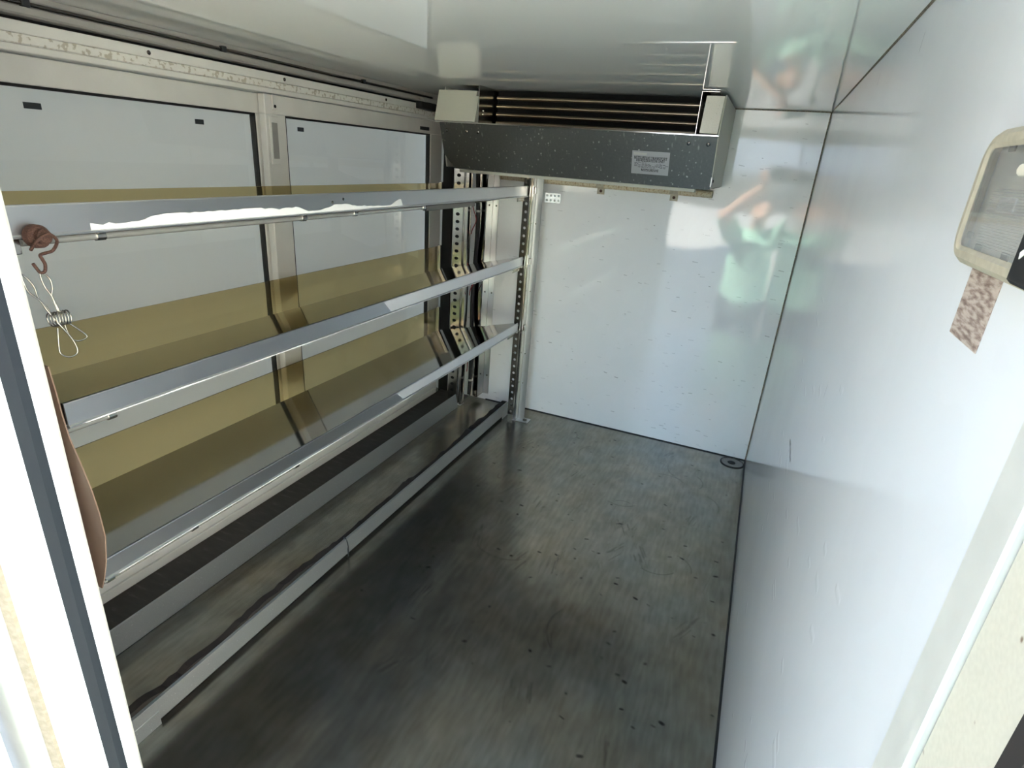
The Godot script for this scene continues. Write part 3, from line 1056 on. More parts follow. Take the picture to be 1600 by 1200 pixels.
	# bent bracket plates beside the coil
	for e in [[-1.014, -1.0], [-0.3485, 1.0]]:
		st = mb()
		cbox(st, Vector3(e[0] - 0.001, yt + 0.004, 0.22), Vector3(e[0] + 0.001, 1.2485, zt - 0.003), 0.0005)
		var x2: float = e[0] + 0.045 * e[1]
		cbox(st, Vector3(minf(e[0], x2), 1.2465, 0.22), Vector3(maxf(e[0], x2), 1.2485, zt - 0.008), 0.0005)
		part(u, "hanger_bracket", st, M.chrome, "bright bent bracket")
	for y in [1.178, 1.168]:
		st = mb()
		lathe(st, Vector3(-1.0125, y, 0.42), Vector3(1, 0, 0), [Vector2(0.0025, 0), Vector2(0.0025, 0.002), Vector2(0, 0.003)], 8)
		part(u, "rivet", st, M.wire)
	# coil
	st = mb()
	var x := -1.005
	while x < -0.355:
		cbox(st, Vector3(x, 1.143, 0.26), Vector3(x + 0.0006, 1.246, 0.33), 0.0001)
		x += 0.0036
	var fins := part(u, "coil_fins", st, M.unit_dark, "dark stack of thin cooling fins")
	fins.set_meta("kind", "stuff")
	for k in 4:
		st = mb()
		var y := 1.150 + k * 0.0245
		var prof := [Vector2(0.0035, 0.0)]
		var d := 0.0
		while d < 0.648:
			prof.append(Vector2(0.0035, d + 0.0022))
			prof.append(Vector2(0.0062, d + 0.0022))
			prof.append(Vector2(0.0062, d + 0.0034))
			prof.append(Vector2(0.0035, d + 0.0034))
			d += 0.0036
		lathe(st, Vector3(-1.005, y, 0.338), Vector3(1, 0, 0), prof, 8)
		part(u, "coil_tube", st, M.coil, "finned coil tube")
	# screws on the panel
	for e in [[-0.362, 0.86], [-0.310, 0.86], [-1.015, 0.84], [-1.055, 0.84], [-1.128, 0.84]]:
		st = mb()
		lathe(st, f3.call(Vector2(e[0], e[1] * L), 0.0), nrm, [Vector2(0.0055, 0), Vector2(0.005, 0.002), Vector2(0.0025, 0.0032), Vector2(0, 0.0034)], 10)
		part(pan, "screw", st, M.dark_steel, "panel screw")
	# rating plate with print
	var bl := Basis(Vector3(1, 0, 0), up, nrm)
	st = mb()
	var lw := 0.054
	var lh := 0.033
	var lc := Vector2(-0.464, L * 0.44)
	var q4 := []
	for e in [[-1, -1], [1, -1], [1, 1], [-1, 1]]:
		q4.append(f3.call(lc + Vector2(lw * e[0], lh * e[1]), -0.0006))
	quad(st, q4[0], q4[1], q4[2], q4[3], nrm)
	for k in 4:
		var a2: Vector3 = q4[k]
		var b2: Vector3 = q4[(k + 1) % 4]
		quad(st, a2, b2, b2 - nrm * 0.0006, a2 - nrm * 0.0006, (b2 - a2).normalized().cross(nrm))
	var plate := part(pan, "rating_plate", st, M.label_silver, "silver rating plate with black print")
	lettering(plate, "print_line", "MITSUBISHI TRANSPORT", 0.0085, f3.call(lc + Vector2(0, 0.014), -0.0008), bl, M.print_black, 0.095)
	lettering(plate, "print_line", "REFRIGERATION UNIT", 0.0075, f3.call(lc + Vector2(0, 0.0062), -0.0008), bl, M.print_black, 0.082)
	lettering(plate, "print_line", "MITSUBISHI", 0.0075, f3.call(lc + Vector2(0.0, -0.021), -0.0008), bl, M.print_black, 0.05)
	st = mb()
	var rng := RandomNumberGenerator.new()
	rng.seed = 4
	for row in 5:
		var px := -0.046
		while px < 0.046:
			var wd := rng.randf_range(0.003, 0.010)
			if rng.randf() < 0.75:
				var c0: Vector2 = lc + Vector2(px, -0.001 - row * 0.0032)
				quad(st, f3.call(c0, -0.0009), f3.call(c0 + Vector2(wd, 0), -0.0009), f3.call(c0 + Vector2(wd, 0.0012), -0.0009), f3.call(c0 + Vector2(0, 0.0012), -0.0009), nrm)
			px += wd + 0.002
	var fine := part(plate, "fine_print", st, M.gasket, "fine print too small to read")
	fine.set_meta("kind", "stuff")
	st = mb()
	var g0 := lc + Vector2(-0.05, 0.0215)
	quad(st, f3.call(g0, -0.0009), f3.call(g0 + Vector2(0.038, 0), -0.0009), f3.call(g0 + Vector2(0.038, 0.007), -0.0009), f3.call(g0 + Vector2(0, 0.007), -0.0009), nrm)
	part(plate, "grey_box", st, M.trim_grey)
	# small latch at the lower right corner
	st = mb()
	cbox(st, Vector3(-0.288, 1.008, zb - 0.01), Vector3(-0.283, 1.035, zb + 0.03), 0.001)
	part(side, "corner_bracket", st, M.galvanized)
	for dz in [0.0, 0.014]:
		st = mb()
		lathe(st, Vector3(-0.283, 1.024, zb + 0.004 + dz), Vector3(1, 0, 0), [Vector2(0.004, 0), Vector2(0.004, 0.0015), Vector2(0, 0.0018)], 8)
		part(side, "screw", st, M.black)

func build_back_wall_things() -> void:
	# beige drain hose under the unit with saddle clips
	var h := thing("drain_hose", "beige stained drain hose clipped along the wall under the cooling unit", "hose", Vector3(-0.75, 0.975, 0.02))
	var st := mb()
	tube(st, [Vector3(-1.12, 0.976, 0.02), Vector3(-1.05, 0.9755, 0.0165), Vector3(-0.95, 0.975, 0.015), Vector3(-0.72, 0.9755, 0.0145), Vector3(-0.5, 0.976, 0.0145), Vector3(-0.36, 0.976, 0.0145), Vector3(-0.31, 0.976, 0.02)], 0.0125, 12)
	part(h, "hose_body", st, M.hose)
	for x in [-0.712, -0.441]:
		st = mb()
		extrude(st, [Vector2(0.001, 0.942), Vector2(0.003, 0.942), Vector2(0.003, 0.9635), Vector2(0.0285, 0.966), Vector2(0.0285, 0.988), Vector2(0.001, 0.990)], "x", x - 0.014, x + 0.014)
		var c := part(h, "saddle_clip", st, M.bezel)
		st = mb()
		lathe(st, Vector3(x, 0.9535, 0.003), Vector3(0, 0, 1), [Vector2(0.0055, 0), Vector2(0.0045, 0.0025), Vector2(0, 0.003)], 10)
		part(c, "screw", st, M.rust, "rusty screw")
	# folded steel cover up the corner
	var cv := thing("cable_cover", "tall folded steel cover on the back wall beside the slotted post", "cover", Vector3(-1.175, 0.03, 0.02))
	st = mb()
	extrude(st, [Vector2(-1.195, 0.001), Vector2(-1.195, 0.062), Vector2(-1.192, 0.065), Vector2(-1.158, 0.065), Vector2(-1.155, 0.062), Vector2(-1.155, 0.001)], "y", 0.03, 0.99)
	part(cv, "cover_body", st, M.steel)
	st = mb()
	cbox(st, Vector3(-1.1548, 0.03, 0.001), Vector3(-1.128, 0.99, 0.003), 0.0005)
	var fl := part(cv, "flange", st, M.lip)
	for y in [0.12, 0.5, 0.86]:
		st = mb()
		lathe(st, Vector3(-1.139, y, 0.003), Vector3(0, 0, 1), [Vector2(0.004, 0), Vector2(0.003, 0.002), Vector2(0, 0.0024)], 8)
		part(fl, "screw", st, M.dark_steel)
	# cables
	st = mb()
	var pts := []
	for k in 21:
		var t := k / 20.0
		pts.append(Vector3(-1.183 + 0.006 * sin(t * 9.0), 0.98 - t * 0.93, 0.088 + 0.006 * cos(t * 7.0)))
	tube(st, pts, 0.009, 8)
	var cb := single("power_cable", st, M.black, "thick black cable hanging behind the slotted post", "cable")
	for y in [0.84, 0.55, 0.12]:
		st = mb()
		var t2: float = (0.98 - y) / 0.93
		lathe(st, Vector3(-1.183 + 0.006 * sin(t2 * 9.0), y - 0.004, 0.088 + 0.006 * cos(t2 * 7.0)), Vector3(0, 1, 0), [Vector2(0.0, 0), Vector2(0.0115, 0), Vector2(0.0115, 0.008), Vector2(0, 0.008)], 10)
		part(cb, "cable_tie", st, M.trim_grey)
	for e in [[0.90, 0.75, 1], [0.64, 0.50, 2], [0.36, 0.16, 3]]:
		st = mb()
		pts = []
		for k in 13:
			var t := k / 12.0
			pts.append(Vector3(-1.194 + 0.022 * sin(t * PI) + 0.004 * sin(t * 11.0 + e[2]), lerpf(e[0], e[1], t), 0.142 - 0.035 * t))
		tube(st, pts, 0.0018, 6)
		single("signal_wire", st, M.red_wire, ["thin red wire at the slotted post under the top shelf", "thin red wire at the slotted post under the middle shelf", "thin red wire at the slotted post under the lowest shelf"][e[2] - 1], "wire", "red wires at the slotted post")
	# floor drain in the far right corner
	var d := thing("floor_drain", "round steel drain cap in the far right floor corner", "drain", Vector3(-0.048, 0, 0.048))
	st = mb()
	lathe(st, Vector3(-0.048, 0.0, 0.048), Vector3(0, 1, 0), [Vector2(0.043, 0.0), Vector2(0.043, 0.0022), Vector2(0.040, 0.003), Vector2(0.0385, 0.0015), Vector2(0.020, 0.0012), Vector2(0.0, 0.0012)], 32)
	part(d, "cap", st, M.dark_steel)
	st = mb()
	lathe(st, Vector3(-0.048, 0.001, 0.048), Vector3(0, 1, 0), [Vector2(0.044, 0.0), Vector2(0.044, 0.0014), Vector2(0.0405, 0.0024), Vector2(0.040, 0.0)], 32)
	part(d, "seal_ring", st, M.black)
	st = mb()
	lathe(st, Vector3(-0.050, 0.0013, 0.048), Vector3(0, 1, 0), [Vector2(0.015, 0.0), Vector2(0.013, 0.0012), Vector2(0.0, 0.0014)], 16)
	part(d, "plug", st, M.black)

func rounded(hw: float, hh: float, r: float, n := 6) -> Array:
	var o := []
	for c in [[1, 1, 0.0], [-1, 1, PI * 0.5], [-1, -1, PI], [1, -1, PI * 1.5]]:
		for k in n + 1:
			var a: float = c[2] + PI * 0.5 * k / n
			o.append(Vector2(c[0] * (hw - r) + cos(a) * r, c[1] * (hh - r) + sin(a) * r))
	return o

func build_right_wall_things() -> void:
	var zc := 1.818
	var yc := 1.045
	var lamp := thing("interior_lamp", "cream framed interior lamp with clear ribbed lens on the right wall", "lamp", Vector3(0, yc, zc))
	# bezel ring: outer loop to inner loop, bulging off the wall
	var st := mb()
	var loops := [[0.0755, 0.0405, 0.02, 0.0], [0.0745, 0.0395, 0.019, -0.006], [0.071, 0.036, 0.017, -0.0095], [0.064, 0.0315, 0.008, -0.0100], [0.060, 0.029, 0.006, -0.0085]]
	for i in loops.size() - 1:
		var a := rounded(loops[i][0], loops[i][1], loops[i][2])
		var b := rounded(loops[i + 1][0], loops[i + 1][1], loops[i + 1][2])
		for k in a.size():
			var l := (k + 1) % a.size()
			var p0 := Vector3(loops[i][3], yc + a[k].y, zc + a[k].x)
			var p1 := Vector3(loops[i][3], yc + a[l].y, zc + a[l].x)
			var q1 := Vector3(loops[i + 1][3], yc + b[l].y, zc + b[l].x)
			var q0 := Vector3(loops[i + 1][3], yc + b[k].y, zc + b[k].x)
			var n := (p1 - p0).cross(q0 - p0)
			if n.length() < 1e-12:
				n = (q1 - q0).cross(q0 - p0)
			n = n.normalized()
			if n.x > 0.0 or (absf(n.x) < 0.3 and n.dot(Vector3(0, a[k].y, a[k].x)) < 0.0 and i < 3):
				n = -n
			quad(st, p0, p1, q1, q0, n)
	part(lamp, "bezel", st, M.bezel, "yellowed cream bezel")
	st = mb()
	cbox(st, Vector3(-0.003, yc - 0.031, zc - 0.062), Vector3(-0.0005, yc + 0.031, zc + 0.062), 0.0005)
	part(lamp, "reflector", st, M.reflector)
	st = mb()
	lathe(st, Vector3(-0.0065, yc + 0.016, zc - 0.004), Vector3(0, 0, 1), [Vector2(0.0, 0.0), Vector2(0.003, 0.001), Vector2(0.004, 0.004), Vector2(0.004, 0.028), Vector2(0.003, 0.031), Vector2(0.0, 0.032)], 12)
	part(lamp, "bulb", st, M.bulb, "unlit bulb behind the lens")
	st = mb()
	cbox(st, Vector3(-0.009, yc - 0.029, zc - 0.06), Vector3(-0.0078, yc + 0.029, zc + 0.06), 0.0003)
	var lens := part(lamp, "lens", st, M.lens, "clear lens")
	st = mb()
	for k in 22: # ribs moulded into the lens
		var y := yc - 0.026 + k * 0.0015
		cbox(st, Vector3(-0.0096, y, zc - 0.028), Vector3(-0.0090, y + 0.0007, zc + 0.055), 0.0001)
	part(lens, "ribs", st, M.lens, "fine moulded ribs")
	st = mb()
	cbox(st, Vector3(-0.0100, yc - 0.006, zc - 0.012), Vector3(-0.0091, yc + 0.002, zc + 0.014), 0.0003)
	part(lens, "moulded_plaque", st, M.lens, "small moulded plaque on the lens")
	for e in [[-0.022, -0.05], [-0.0275, -0.028], [-0.0275, 0.018], [0.028, -0.03]]:
		st = mb()
		cbox(st, Vector3(-0.0076, yc + e[0] - 0.002, zc + e[1] - 0.005), Vector3(-0.0066, yc + e[0] + 0.002, zc + e[1] + 0.005), 0.0004)
		part(lens, "grime", st, M.foam, "dark grime caught at the lens edge")
	# black rocker switch on the lamp
	st = mb()
	cbox(st, Vector3(-0.0165, yc - 0.036, zc + 0.058), Vector3(-0.0085, yc - 0.006, zc + 0.088), 0.002)
	var sw := part(lamp, "switch", st, M.black, "black rocker switch with a white mark")
	st = mb()
	extrude(st, [Vector2(zc + 0.066, yc - 0.024), Vector2(zc + 0.074, yc - 0.019), Vector2(zc + 0.073, yc - 0.0165), Vector2(zc + 0.065, yc - 0.021)], "x", -0.0169, -0.0165)
	part(sw, "switch_mark", st, M.print_white)
	# old sticker below the lamp
	st = mb()
	cbox(st, Vector3(-0.0006, 0.9615, 1.770), Vector3(-0.0001, 1.0035, 1.8255), 0.0001)
	single("worn_sticker", st, M.sticker, "mottled worn paper sticker below the interior lamp", "sticker")
	# row of short dark dashes low on the wall
	st = mb()
	for e in [[0.600, 1.135, 0.006], [0.5965, 1.165, 0.005], [0.5935, 1.19, 0.004]]:
		extrude(st, [Vector2(e[1], e[0]), Vector2(e[1] + 0.022, e[0] - 0.001), Vector2(e[1] + 0.024, e[0] - e[2]), Vector2(e[1] + 0.003, e[0] - e[2] + 0.001)], "x", -0.0003, -0.0001)
	single("dark_dashes", st, M.gasket, "short dark dashes on the right wall near the far corner", "dark_mark")

func arc_pts(pts: Array, steps := 6) -> Array:
	# smooth curve through points
	var o := []
	var n := pts.size()
	for i in n - 1:
		var p0: Vector3 = pts[maxi(i - 1, 0)]
		var p1: Vector3 = pts[i]
		var p2: Vector3 = pts[i + 1]
		var p3: Vector3 = pts[mini(i + 2, n - 1)]
		for k in steps:
			o.append(p1.cubic_interpolate(p2, p0, p3, float(k) / steps))
	o.append(pts[n - 1])
	return o

func build_hook() -> void:
	# rusty S hook with a corroded stub, on the front lip of the top shelf
	var hk := thing("rusty_hook", "rusty wire hook with a corroded round stub on the top shelf edge", "hook", Vector3(-0.94, 0.9, 1.79))
	var st := mb()
	lathe(st, Vector3(-0.947, 0.918, 1.791), Vector3(1, 0.06, -0.12), [Vector2(0.0, 0.0), Vector2(0.0125, 0.0), Vector2(0.0145, 0.004), Vector2(0.014, 0.012), Vector2(0.012, 0.015), Vector2(0.0095, 0.0155), Vector2(0.009, 0.021), Vector2(0.0075, 0.0225), Vector2(0.0, 0.023)], 18)
	part(hk, "stub", st, M.rust)
	st = mb()
	tube(st, arc_pts([Vector3(-0.9340, 0.9040, 1.8030), Vector3(-0.9240, 0.9140, 1.8010), Vector3(-0.9195, 0.9210, 1.7950), Vector3(-0.9195, 0.9230, 1.7870), Vector3(-0.9240, 0.9160, 1.7780), Vector3(-0.9320, 0.9090, 1.7740), Vector3(-0.9380, 0.9000, 1.7770), Vector3(-0.9380, 0.8980, 1.7850), Vector3(-0.9380, 0.8960, 1.7920), Vector3(-0.9380, 0.8900, 1.7905), Vector3(-0.9380, 0.8840, 1.7890), Vector3(-0.9380, 0.8760, 1.7910), Vector3(-0.9380, 0.8750, 1.7960), Vector3(-0.9380, 0.8800, 1.7990), Vector3(-0.9380, 0.8870, 1.8020)]), 0.0019, 8)
	part(hk, "wire", st, M.rust)
	# wire peg hanging from it
	var pg := thing("wire_peg", "stainless wire peg with a coiled spring hanging from the rusty hook", "peg", Vector3(-0.94, 0.76, 1.78))
	st = mb()
	tube(st, arc_pts([Vector3(-0.9380, 0.8770, 1.7970), Vector3(-0.9380, 0.8680, 1.7970), Vector3(-0.9380, 0.8570, 1.7950), Vector3(-0.9380, 0.8450, 1.7900), Vector3(-0.9380, 0.8330, 1.7880), Vector3(-0.9380, 0.8230, 1.7865)]), 0.0010, 6)
	tube(st, arc_pts([Vector3(-0.9380, 0.8230, 1.7850), Vector3(-0.9380, 0.8380, 1.7880), Vector3(-0.9380, 0.8450, 1.7895), Vector3(-0.9380, 0.8540, 1.7870), Vector3(-0.9380, 0.8640, 1.7870), Vector3(-0.9380, 0.8700, 1.7900), Vector3(-0.9380, 0.8770, 1.7970)]), 0.0010, 6)
	tube(st, arc_pts([Vector3(-0.9440, 0.8060, 1.7795), Vector3(-0.9440, 0.7860, 1.7760), Vector3(-0.9440, 0.7780, 1.7680), Vector3(-0.9440, 0.7790, 1.7570), Vector3(-0.9440, 0.7850, 1.7570), Vector3(-0.9440, 0.8060, 1.7755)]), 0.0010, 6)
	part(pg, "arm", st, M.wire)
	st = mb()
	tube(st, arc_pts([Vector3(-0.9410, 0.8230, 1.7940), Vector3(-0.9410, 0.8310, 1.7970), Vector3(-0.9410, 0.8380, 1.8010), Vector3(-0.9410, 0.8460, 1.8040), Vector3(-0.9410, 0.8570, 1.8050), Vector3(-0.9410, 0.8670, 1.8090), Vector3(-0.9410, 0.8750, 1.8150), Vector3(-0.9390, 0.8760, 1.8185), Vector3(-0.9340, 0.8690, 1.8190), Vector3(-0.9340, 0.8550, 1.8160), Vector3(-0.9340, 0.8420, 1.8060), Vector3(-0.9340, 0.8270, 1.8000), Vector3(-0.9290, 0.8090, 1.7930), Vector3(-0.9290, 0.7890, 1.7830), Vector3(-0.9290, 0.7750, 1.7790), Vector3(-0.9290, 0.7670, 1.7800), Vector3(-0.9290, 0.7640, 1.7870), Vector3(-0.9300, 0.7660, 1.7940), Vector3(-0.9300, 0.7720, 1.7990), Vector3(-0.9300, 0.7820, 1.7990), Vector3(-0.9300, 0.8050, 1.7955)]), 0.0010, 6)
	part(pg, "arm", st, M.wire)
	st = mb()
	var pts := []
	for k in 91:
		var a := TAU * k / 14.0
		pts.append(Vector3(-0.937 + cos(a) * 0.0085, 0.8145 + sin(a) * 0.009, 1.7985 - k * 0.000245))
	tube(st, pts, 0.0009, 6)
	part(pg, "spring_coil", st, M.wire)
	# bowed brown plastic sheet at the near end of the shelves
	st = mb()
	var prof := [[0.752, -0.993], [0.72, -0.982], [0.69, -0.974], [0.66, -0.965], [0.625, -0.950], [0.59, -0.939], [0.55, -0.934], [0.51, -0.936], [0.46, -0.952], [0.42, -0.972], [0.388, -0.992]]
	var nx := 8
	var grid := []
	for i in prof.size():
		var row := []
		for k in nx + 1:
			var t := float(k) / nx
			var xr: float = prof[i][1] + 0.045
			var x: float = lerpf(-1.12, xr, t)
			row.append(Vector3(x, prof[i][0], 1.806 + 0.012 * t * t * sin(PI * i / 10.0) + 0.002 * t))
		grid.append(row)
	for i in prof.size() - 1:
		for k in nx:
			var a: Vector3 = grid[i][k]
			var b: Vector3 = grid[i][k + 1]
			var c: Vector3 = grid[i + 1][k + 1]
			var d: Vector3 = grid[i + 1][k]
			var n := (b - a).cross(d - a).normalized()
			if n.z < 0.0:
				n = -n
			var off := Vector3(0, 0, -0.0016)
			quad(st, a, b, c, d, n)
			quad(st, a + off, b + off, c + off, d + off, -n)
			if k == nx - 1:
				quad(st, b, c, c + off, b + off, Vector3(1, 0, 0))
	single("plastic_sheet", st, M.brown_sheet, "bowed brown plastic sheet at the near end of the shelves", "plastic sheet")

func build_outside() -> void:
	var st := mb()
	cbox(st, Vector3(-30, -0.8, -30), Vector3(30, -0.75, 30), 0.001)
	struct("ground", st, M.ground, "pale sunlit paving outside", "ground")
	# unseen buildings added to shape the light: dark left one blocks, white one bounces
	for e in [["added dark rendered building left of the rear opening that cuts the light", -2.9, -2.5, -4.0, 3.6, M.added_dark_wall, -2.5, 1.0], ["added sunlit white building right of the rear opening that bounces light in", 1.6, 2.0, 1.0, 3.0, M.white_paint, 1.6, -1.0]]:
		var b := thing("added_house", e[0], "building", Vector3((e[1] + e[2]) * 0.5, -0.75, 5.0), "added buildings that shape the light")
		st = mb()
		cbox(st, Vector3(e[1], -0.75, e[3]), Vector3(e[2], e[4], 12.0), 0.01)
		part(b, "wall", st, e[5])
		st = mb()
		cbox(st, Vector3(e[1] - 0.08, e[4], e[3] - 0.08), Vector3(e[2] + 0.08, e[4] + 0.1, 12.08), 0.01)
		part(b, "coping", st, M.trim_grey)
		for z in [4.5, 8.0]:
			st = mb()
			cbox(st, Vector3(e[6] - 0.03, 0.4, z), Vector3(e[6] + 0.03, 1.6, z + 1.2), 0.005)
			var w := part(b, "window_frame", st, M.trim_grey)
			st = mb()
			cbox(st, Vector3(e[6] + e[7] * 0.03 - 0.004, 0.46, z + 0.06), Vector3(e[6] + e[7] * 0.03 + 0.004, 1.54, z + 1.14), 0.001)
			part(w, "pane", st, M.black)
	# the left rear door, swung open
	var d := struct_node("door_1", "white rear door swung open left of the opening", "door", Vector3(-0.98, -0.05, 2.3))
	st = mb()
	cbox(st, Vector3(-1.02, -0.05, 1.965), Vector3(-0.96, 1.27, 2.70), 0.004)
	part(d, "leaf", st, M.white_paint)
	st = mb()
	cbox(st, Vector3(-0.96, -0.01, 2.0), Vector3(-0.953, 1.23, 2.66), 0.002)
	part(d, "inner_liner", st, M.wall_right)

# ------------------------------------------------------------------ the person at the rear opening
# bones: [a, b, radius at a, radius at b]; their distances are joined smoothly on a grid and meshed as surface nets
func nets(st: SurfaceTool, bones: Array, cell: float, k: float) -> void:
	var lo := Vector3(1e9, 1e9, 1e9)
	var hi := -lo
	for b in bones:
		var r: float = maxf(b[2], b[3]) + 3.0 * cell + k
		for p in [b[0], b[1]]:
			lo = lo.min(p - Vector3(r, r, r))
			hi = hi.max(p + Vector3(r, r, r))
	var nx := int(ceil((hi.x - lo.x) / cell)) + 1
	var ny := int(ceil((hi.y - lo.y) / cell)) + 1
	var nz := int(ceil((hi.z - lo.z) / cell)) + 1
	var f := PackedFloat32Array()
	f.resize(nx * ny * nz)
	f.fill(1.0)
	for b in bones:
		var A: Vector3 = b[0]
		var B: Vector3 = b[1]
		var ra: float = b[2]
		var rb: float = b[3]
		var ab := B - A
		var l2 := maxf(ab.length_squared(), 1e-9)
		var r := maxf(ra, rb) + 3.0 * cell + k
		var mn := ((A.min(B) - Vector3(r, r, r) - lo) / cell).floor()
		var mx := ((A.max(B) + Vector3(r, r, r) - lo) / cell).ceil()
		for z in range(maxi(0, int(mn.z)), mini(nz - 1, int(mx.z)) + 1):
			for y in range(maxi(0, int(mn.y)), mini(ny - 1, int(mx.y)) + 1):
				var at := (z * ny + y) * nx
				for x in range(maxi(0, int(mn.x)), mini(nx - 1, int(mx.x)) + 1):
					var p := lo + Vector3(x, y, z) * cell
					var t := clampf((p - A).dot(ab) / l2, 0.0, 1.0)
					var d := p.distance_to(A + ab * t) - lerpf(ra, rb, t)
					var o := f[at + x]
					var h := maxf(k - absf(o - d), 0.0) / k
					f[at + x] = minf(o, d) - h * h * k * 0.25
	var ids := {}
	var P := []
	var N := []
	var sy := nx
	var sz := nx * ny
	for z in nz - 1:
		for y in ny - 1:
			var at := z * sz + y * sy
			for x in nx - 1:
				var i := at + x
				var c := [f[i], f[i + 1], f[i + sy], f[i + sy + 1], f[i + sz], f[i + sz + 1], f[i + sz + sy], f[i + sz + sy + 1]]
				var neg := 0
				for v in c:
					if v < 0.0:
						neg += 1
				if neg == 0 or neg == 8:
					continue
				var s := Vector3.ZERO
				var m := 0
				for e in [[0, 1], [2, 3], [4, 5], [6, 7], [0, 2], [1, 3], [4, 6], [5, 7], [0, 4], [1, 5], [2, 6], [3, 7]]:
					var a: float = c[e[0]]
					var b: float = c[e[1]]
					if (a < 0.0) != (b < 0.0):
						var t := a / (a - b)
						var pa := Vector3(e[0] & 1, (e[0] >> 1) & 1, e[0] >> 2)
						var pb := Vector3(e[1] & 1, (e[1] >> 1) & 1, e[1] >> 2)
						s += pa.lerp(pb, t)
						m += 1
				ids[i] = P.size()
				P.append(lo + (Vector3(x, y, z) + s / m) * cell)
				N.append(Vector3(c[1] + c[3] + c[5] + c[7] - c[0] - c[2] - c[4] - c[6], c[2] + c[3] + c[6] + c[7] - c[0] - c[1] - c[4] - c[5], c[4] + c[5] + c[6] + c[7] - c[0] - c[1] - c[2] - c[3]).normalized())
	for i in ids:
		for e in [[1, sy, sz], [sy, sz, 1], [sz, 1, sy]]:
			# the grid edge that starts at node i and runs along e[0]; round it lie four cells
			if (f[i] < 0.0) == (f[i + e[0]] < 0.0):
				continue
			var q := [i, i - e[1], i - e[1] - e[2], i - e[2]]
			if not (ids.has(q[1]) and ids.has(q[2]) and ids.has(q[3])):
				continue
			var v := q.map(func(n): return ids[n])
			tri_s(st, [P[v[0]], P[v[1]], P[v[2]]], [N[v[0]], N[v[1]], N[v[2]]])
			tri_s(st, [P[v[0]], P[v[2]], P[v[3]]], [N[v[0]], N[v[2]], N[v[3]]])

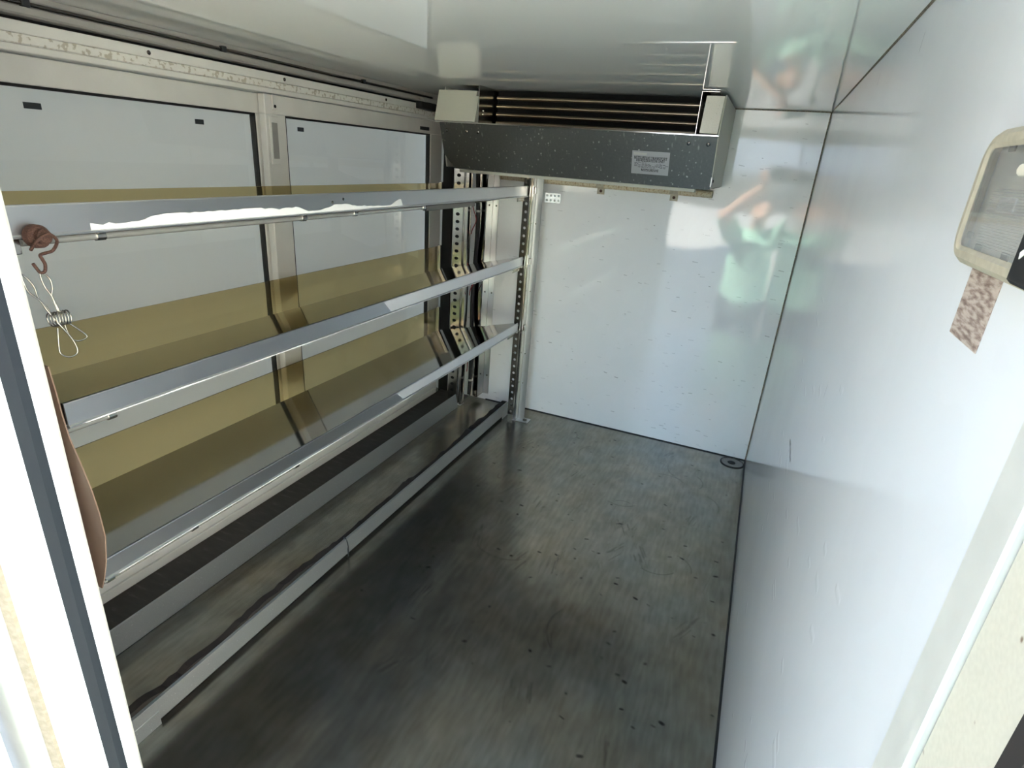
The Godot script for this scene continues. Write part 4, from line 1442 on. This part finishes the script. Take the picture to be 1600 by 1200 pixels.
func build_person(eye: Vector3, right: Vector3, up: Vector3, ahead: Vector3) -> void:
	var skin := mat(c8(206, 164, 140), 0.55)
	var shirt := mat(c8(160, 214, 192), 0.85)
	var cloth := mat(c8(62, 66, 78), 0.9)
	var dark := mat(c8(36, 30, 28), 0.7)
	var g := -0.75
	var cx := -0.17
	var zb := 2.66
	var pr := thing("person", "person in a mint green shirt and dark trousers holding up a phone", "person", Vector3(cx, g, zb))
	var hip := Vector3(cx, g + 0.90, zb + 0.02)
	var waist := Vector3(cx, g + 1.06, zb)
	var chest := Vector3(cx, g + 1.24, zb - 0.03)
	var neck := Vector3(cx, g + 1.40, zb - 0.05)
	var head := Vector3(cx + 0.005, g + 1.545, zb - 0.08)
	var pc := eye - ahead * 0.0115 + right * 0.045 # middle of the phone
	var bones := []
	var sleeves := []
	var legs := []
	var hands := []
	bones.append([hip, waist, 0.125, 0.115])
	bones.append([waist, chest, 0.115, 0.13])
	bones.append([chest, neck, 0.11, 0.055])
	bones.append([neck, head - Vector3(0, 0.05, 0), 0.055, 0.05])
	sleeves.append([hip, waist, 0.145, 0.135])
	sleeves.append([waist, chest, 0.135, 0.148])
	sleeves.append([chest, neck - Vector3(0, 0.03, 0), 0.13, 0.075])
	for s in [-1.0, 1.0]:
		var sh := Vector3(cx + s * 0.175, g + 1.365, zb - 0.04)
		var el := Vector3(cx + s * 0.235, g + 1.50, zb - 0.255)
		var grip: Vector3 = pc + right * (s * 0.098) - up * 0.012
		var wr: Vector3 = grip + Vector3(s * 0.018, -0.062, 0.045)
		bones.append([chest + Vector3(s * 0.08, 0.04, 0), sh, 0.09, 0.06])
		bones.append([sh, el, 0.052, 0.04])
		bones.append([el, wr, 0.042, 0.027])
		sleeves.append([chest + Vector3(s * 0.06, 0.05, 0), sh, 0.10, 0.075])
		sleeves.append([sh, sh.lerp(el, 0.75), 0.072, 0.066])
		sleeves.append([chest + Vector3(s * 0.07, -0.1, 0), hip + Vector3(s * 0.07, 0, 0), 0.10, 0.115])
		var kn := Vector3(cx + s * 0.10, g + 0.49, zb - 0.02)
		var an := Vector3(cx + s * 0.11, g + 0.09, zb + 0.03)
		var hj := hip + Vector3(s * 0.085, -0.03, 0)
		bones.append([hj, kn, 0.085, 0.055])
		bones.append([kn, an, 0.055, 0.036])
		bones.append([an, an + Vector3(0, -0.05, -0.03), 0.036, 0.036])
		legs.append([hj, kn, 0.10, 0.075])
		legs.append([kn, an + Vector3(0, 0.02, 0), 0.075, 0.062])
		legs.append([hip, hj, 0.125, 0.10])
		# hand: palm behind the end of the phone, fingers over its front, thumb on the screen
		var out: Vector3 = right * s
		var palm_a: Vector3 = wr
		var palm_b: Vector3 = grip + out * 0.014 - up * 0.006 - ahead * 0.008
		var hb := [[palm_a, palm_b - up * 0.02, 0.024, 0.022], [palm_b - up * 0.025, palm_b + up * 0.02, 0.019, 0.016]]
		for fi in 4:
			var base: Vector3 = palm_b + up * (-0.026 + fi * 0.0185) + ahead * 0.008 + out * 0.008
			var l: float = [0.85, 0.98, 1.0, 0.9][fi]
			var k1: Vector3 = base + ahead * 0.020 * l + out * 0.004
			var k2: Vector3 = k1 + ahead * 0.006 - out * 0.022 * l
			var tip: Vector3 = k2 - out * 0.016 * l - ahead * 0.003
			hb.append([base, k1, 0.0088, 0.0084])
			hb.append([k1, k2, 0.0084, 0.0078])
			hb.append([k2, tip, 0.0078, 0.0066])
		var tb: Vector3 = palm_b - up * 0.024 - ahead * 0.012
		var tk: Vector3 = tb - out * 0.028 + up * 0.012 - ahead * 0.012
		hb.append([tb, tk, 0.0115, 0.0098])
		hb.append([tk, tk - out * 0.022 + up * 0.016 + ahead * 0.002, 0.0096, 0.0078])
		hands.append(hb)
	var st := mb()
	nets(st, bones, 0.014, 0.03)
	for hb in hands:
		nets(st, hb, 0.0034, 0.006)
	# head: skull, jaw, nose, brow, ears; it faces the phone
	var look := (eye - head).normalized()
	var side := look.cross(Vector3(0, 1, 0)).normalized()
	var tall := side.cross(look)
	nets(st, [[head + tall * 0.035 - look * 0.012, head + tall * 0.03 - look * 0.03, 0.080, 0.078], [head - tall * 0.03 + look * 0.022, head - tall * 0.075 + look * 0.045, 0.058, 0.034], [head + look * 0.085 + tall * 0.004, head + look * 0.093 - tall * 0.026, 0.008, 0.013],
		[head + look * 0.07 + tall * 0.028 - side * 0.03, head + look * 0.07 + tall * 0.028 + side * 0.03, 0.013, 0.013], [head - tall * 0.055 + look * 0.07 - side * 0.014, head - tall * 0.055 + look * 0.07 + side * 0.014, 0.01, 0.01],
		[head + side * 0.076 - look * 0.012 + tall * 0.015, head + side * 0.076 - look * 0.008 - tall * 0.018, 0.013, 0.009], [head - side * 0.076 - look * 0.012 + tall * 0.015, head - side * 0.076 - look * 0.008 - tall * 0.018, 0.013, 0.009], [head - tall * 0.05, neck, 0.052, 0.054]], 0.005, 0.02)
	var body := part(pr, "body", st, skin)
	for s in [-1.0, 1.0]:
		st = mb()
		lathe(st, head + look * 0.062 + tall * 0.012 + side * (s * 0.031), look, [Vector2(0.011, 0.0), Vector2(0.009, 0.007), Vector2(0.004, 0.0105), Vector2(0.0, 0.011)], 12)
		part(body, "eye", st, dark)
	st = mb()
	nets(st, [[head + tall * 0.05 - look * 0.02, head + tall * 0.045 - look * 0.03, 0.084, 0.082], [head + tall * 0.03 - look * 0.055, head - tall * 0.03 - look * 0.05, 0.055, 0.045]], 0.008, 0.02)
	part(body, "hair", st, dark)
	st = mb()
	nets(st, sleeves, 0.016, 0.03)
	part(body, "shirt", st, shirt, "mint green short-sleeved shirt")
	st = mb()
	nets(st, legs, 0.016, 0.02)
	part(body, "trousers", st, cloth, "dark trousers")
	for s in [-1.0, 1.0]:
		st = mb()
		var an := Vector3(cx + s * 0.11, g + 0.05, zb + 0.03)
		nets(st, [[an, an + Vector3(s * 0.02, -0.012, -0.15), 0.045, 0.036], [an + Vector3(0, -0.008, 0.02), an + Vector3(0, 0.03, 0), 0.042, 0.045]], 0.012, 0.02)
		part(body, "shoe", st, dark)
	# phone
	var ph := thing("phone", "black phone held sideways in both hands", "phone", pc)
	st = mb()
	cbox(st, Vector3(-0.079, -0.037, -0.004), Vector3(0.079, 0.037, 0.004), 0.003)
	var case := part(ph, "case", st, mat(c8(30, 31, 34), 0.3))
	ph.transform = Transform3D(Basis(right, up, -ahead).orthonormalized(), pc)
	case.position = Vector3.ZERO
	st = mb()
	cbox(st, Vector3(-0.075, -0.034, 0.0041), Vector3(0.075, 0.034, 0.0045), 0.0001)
	part(case, "screen", st, mat(c8(12, 13, 15), 0.08))
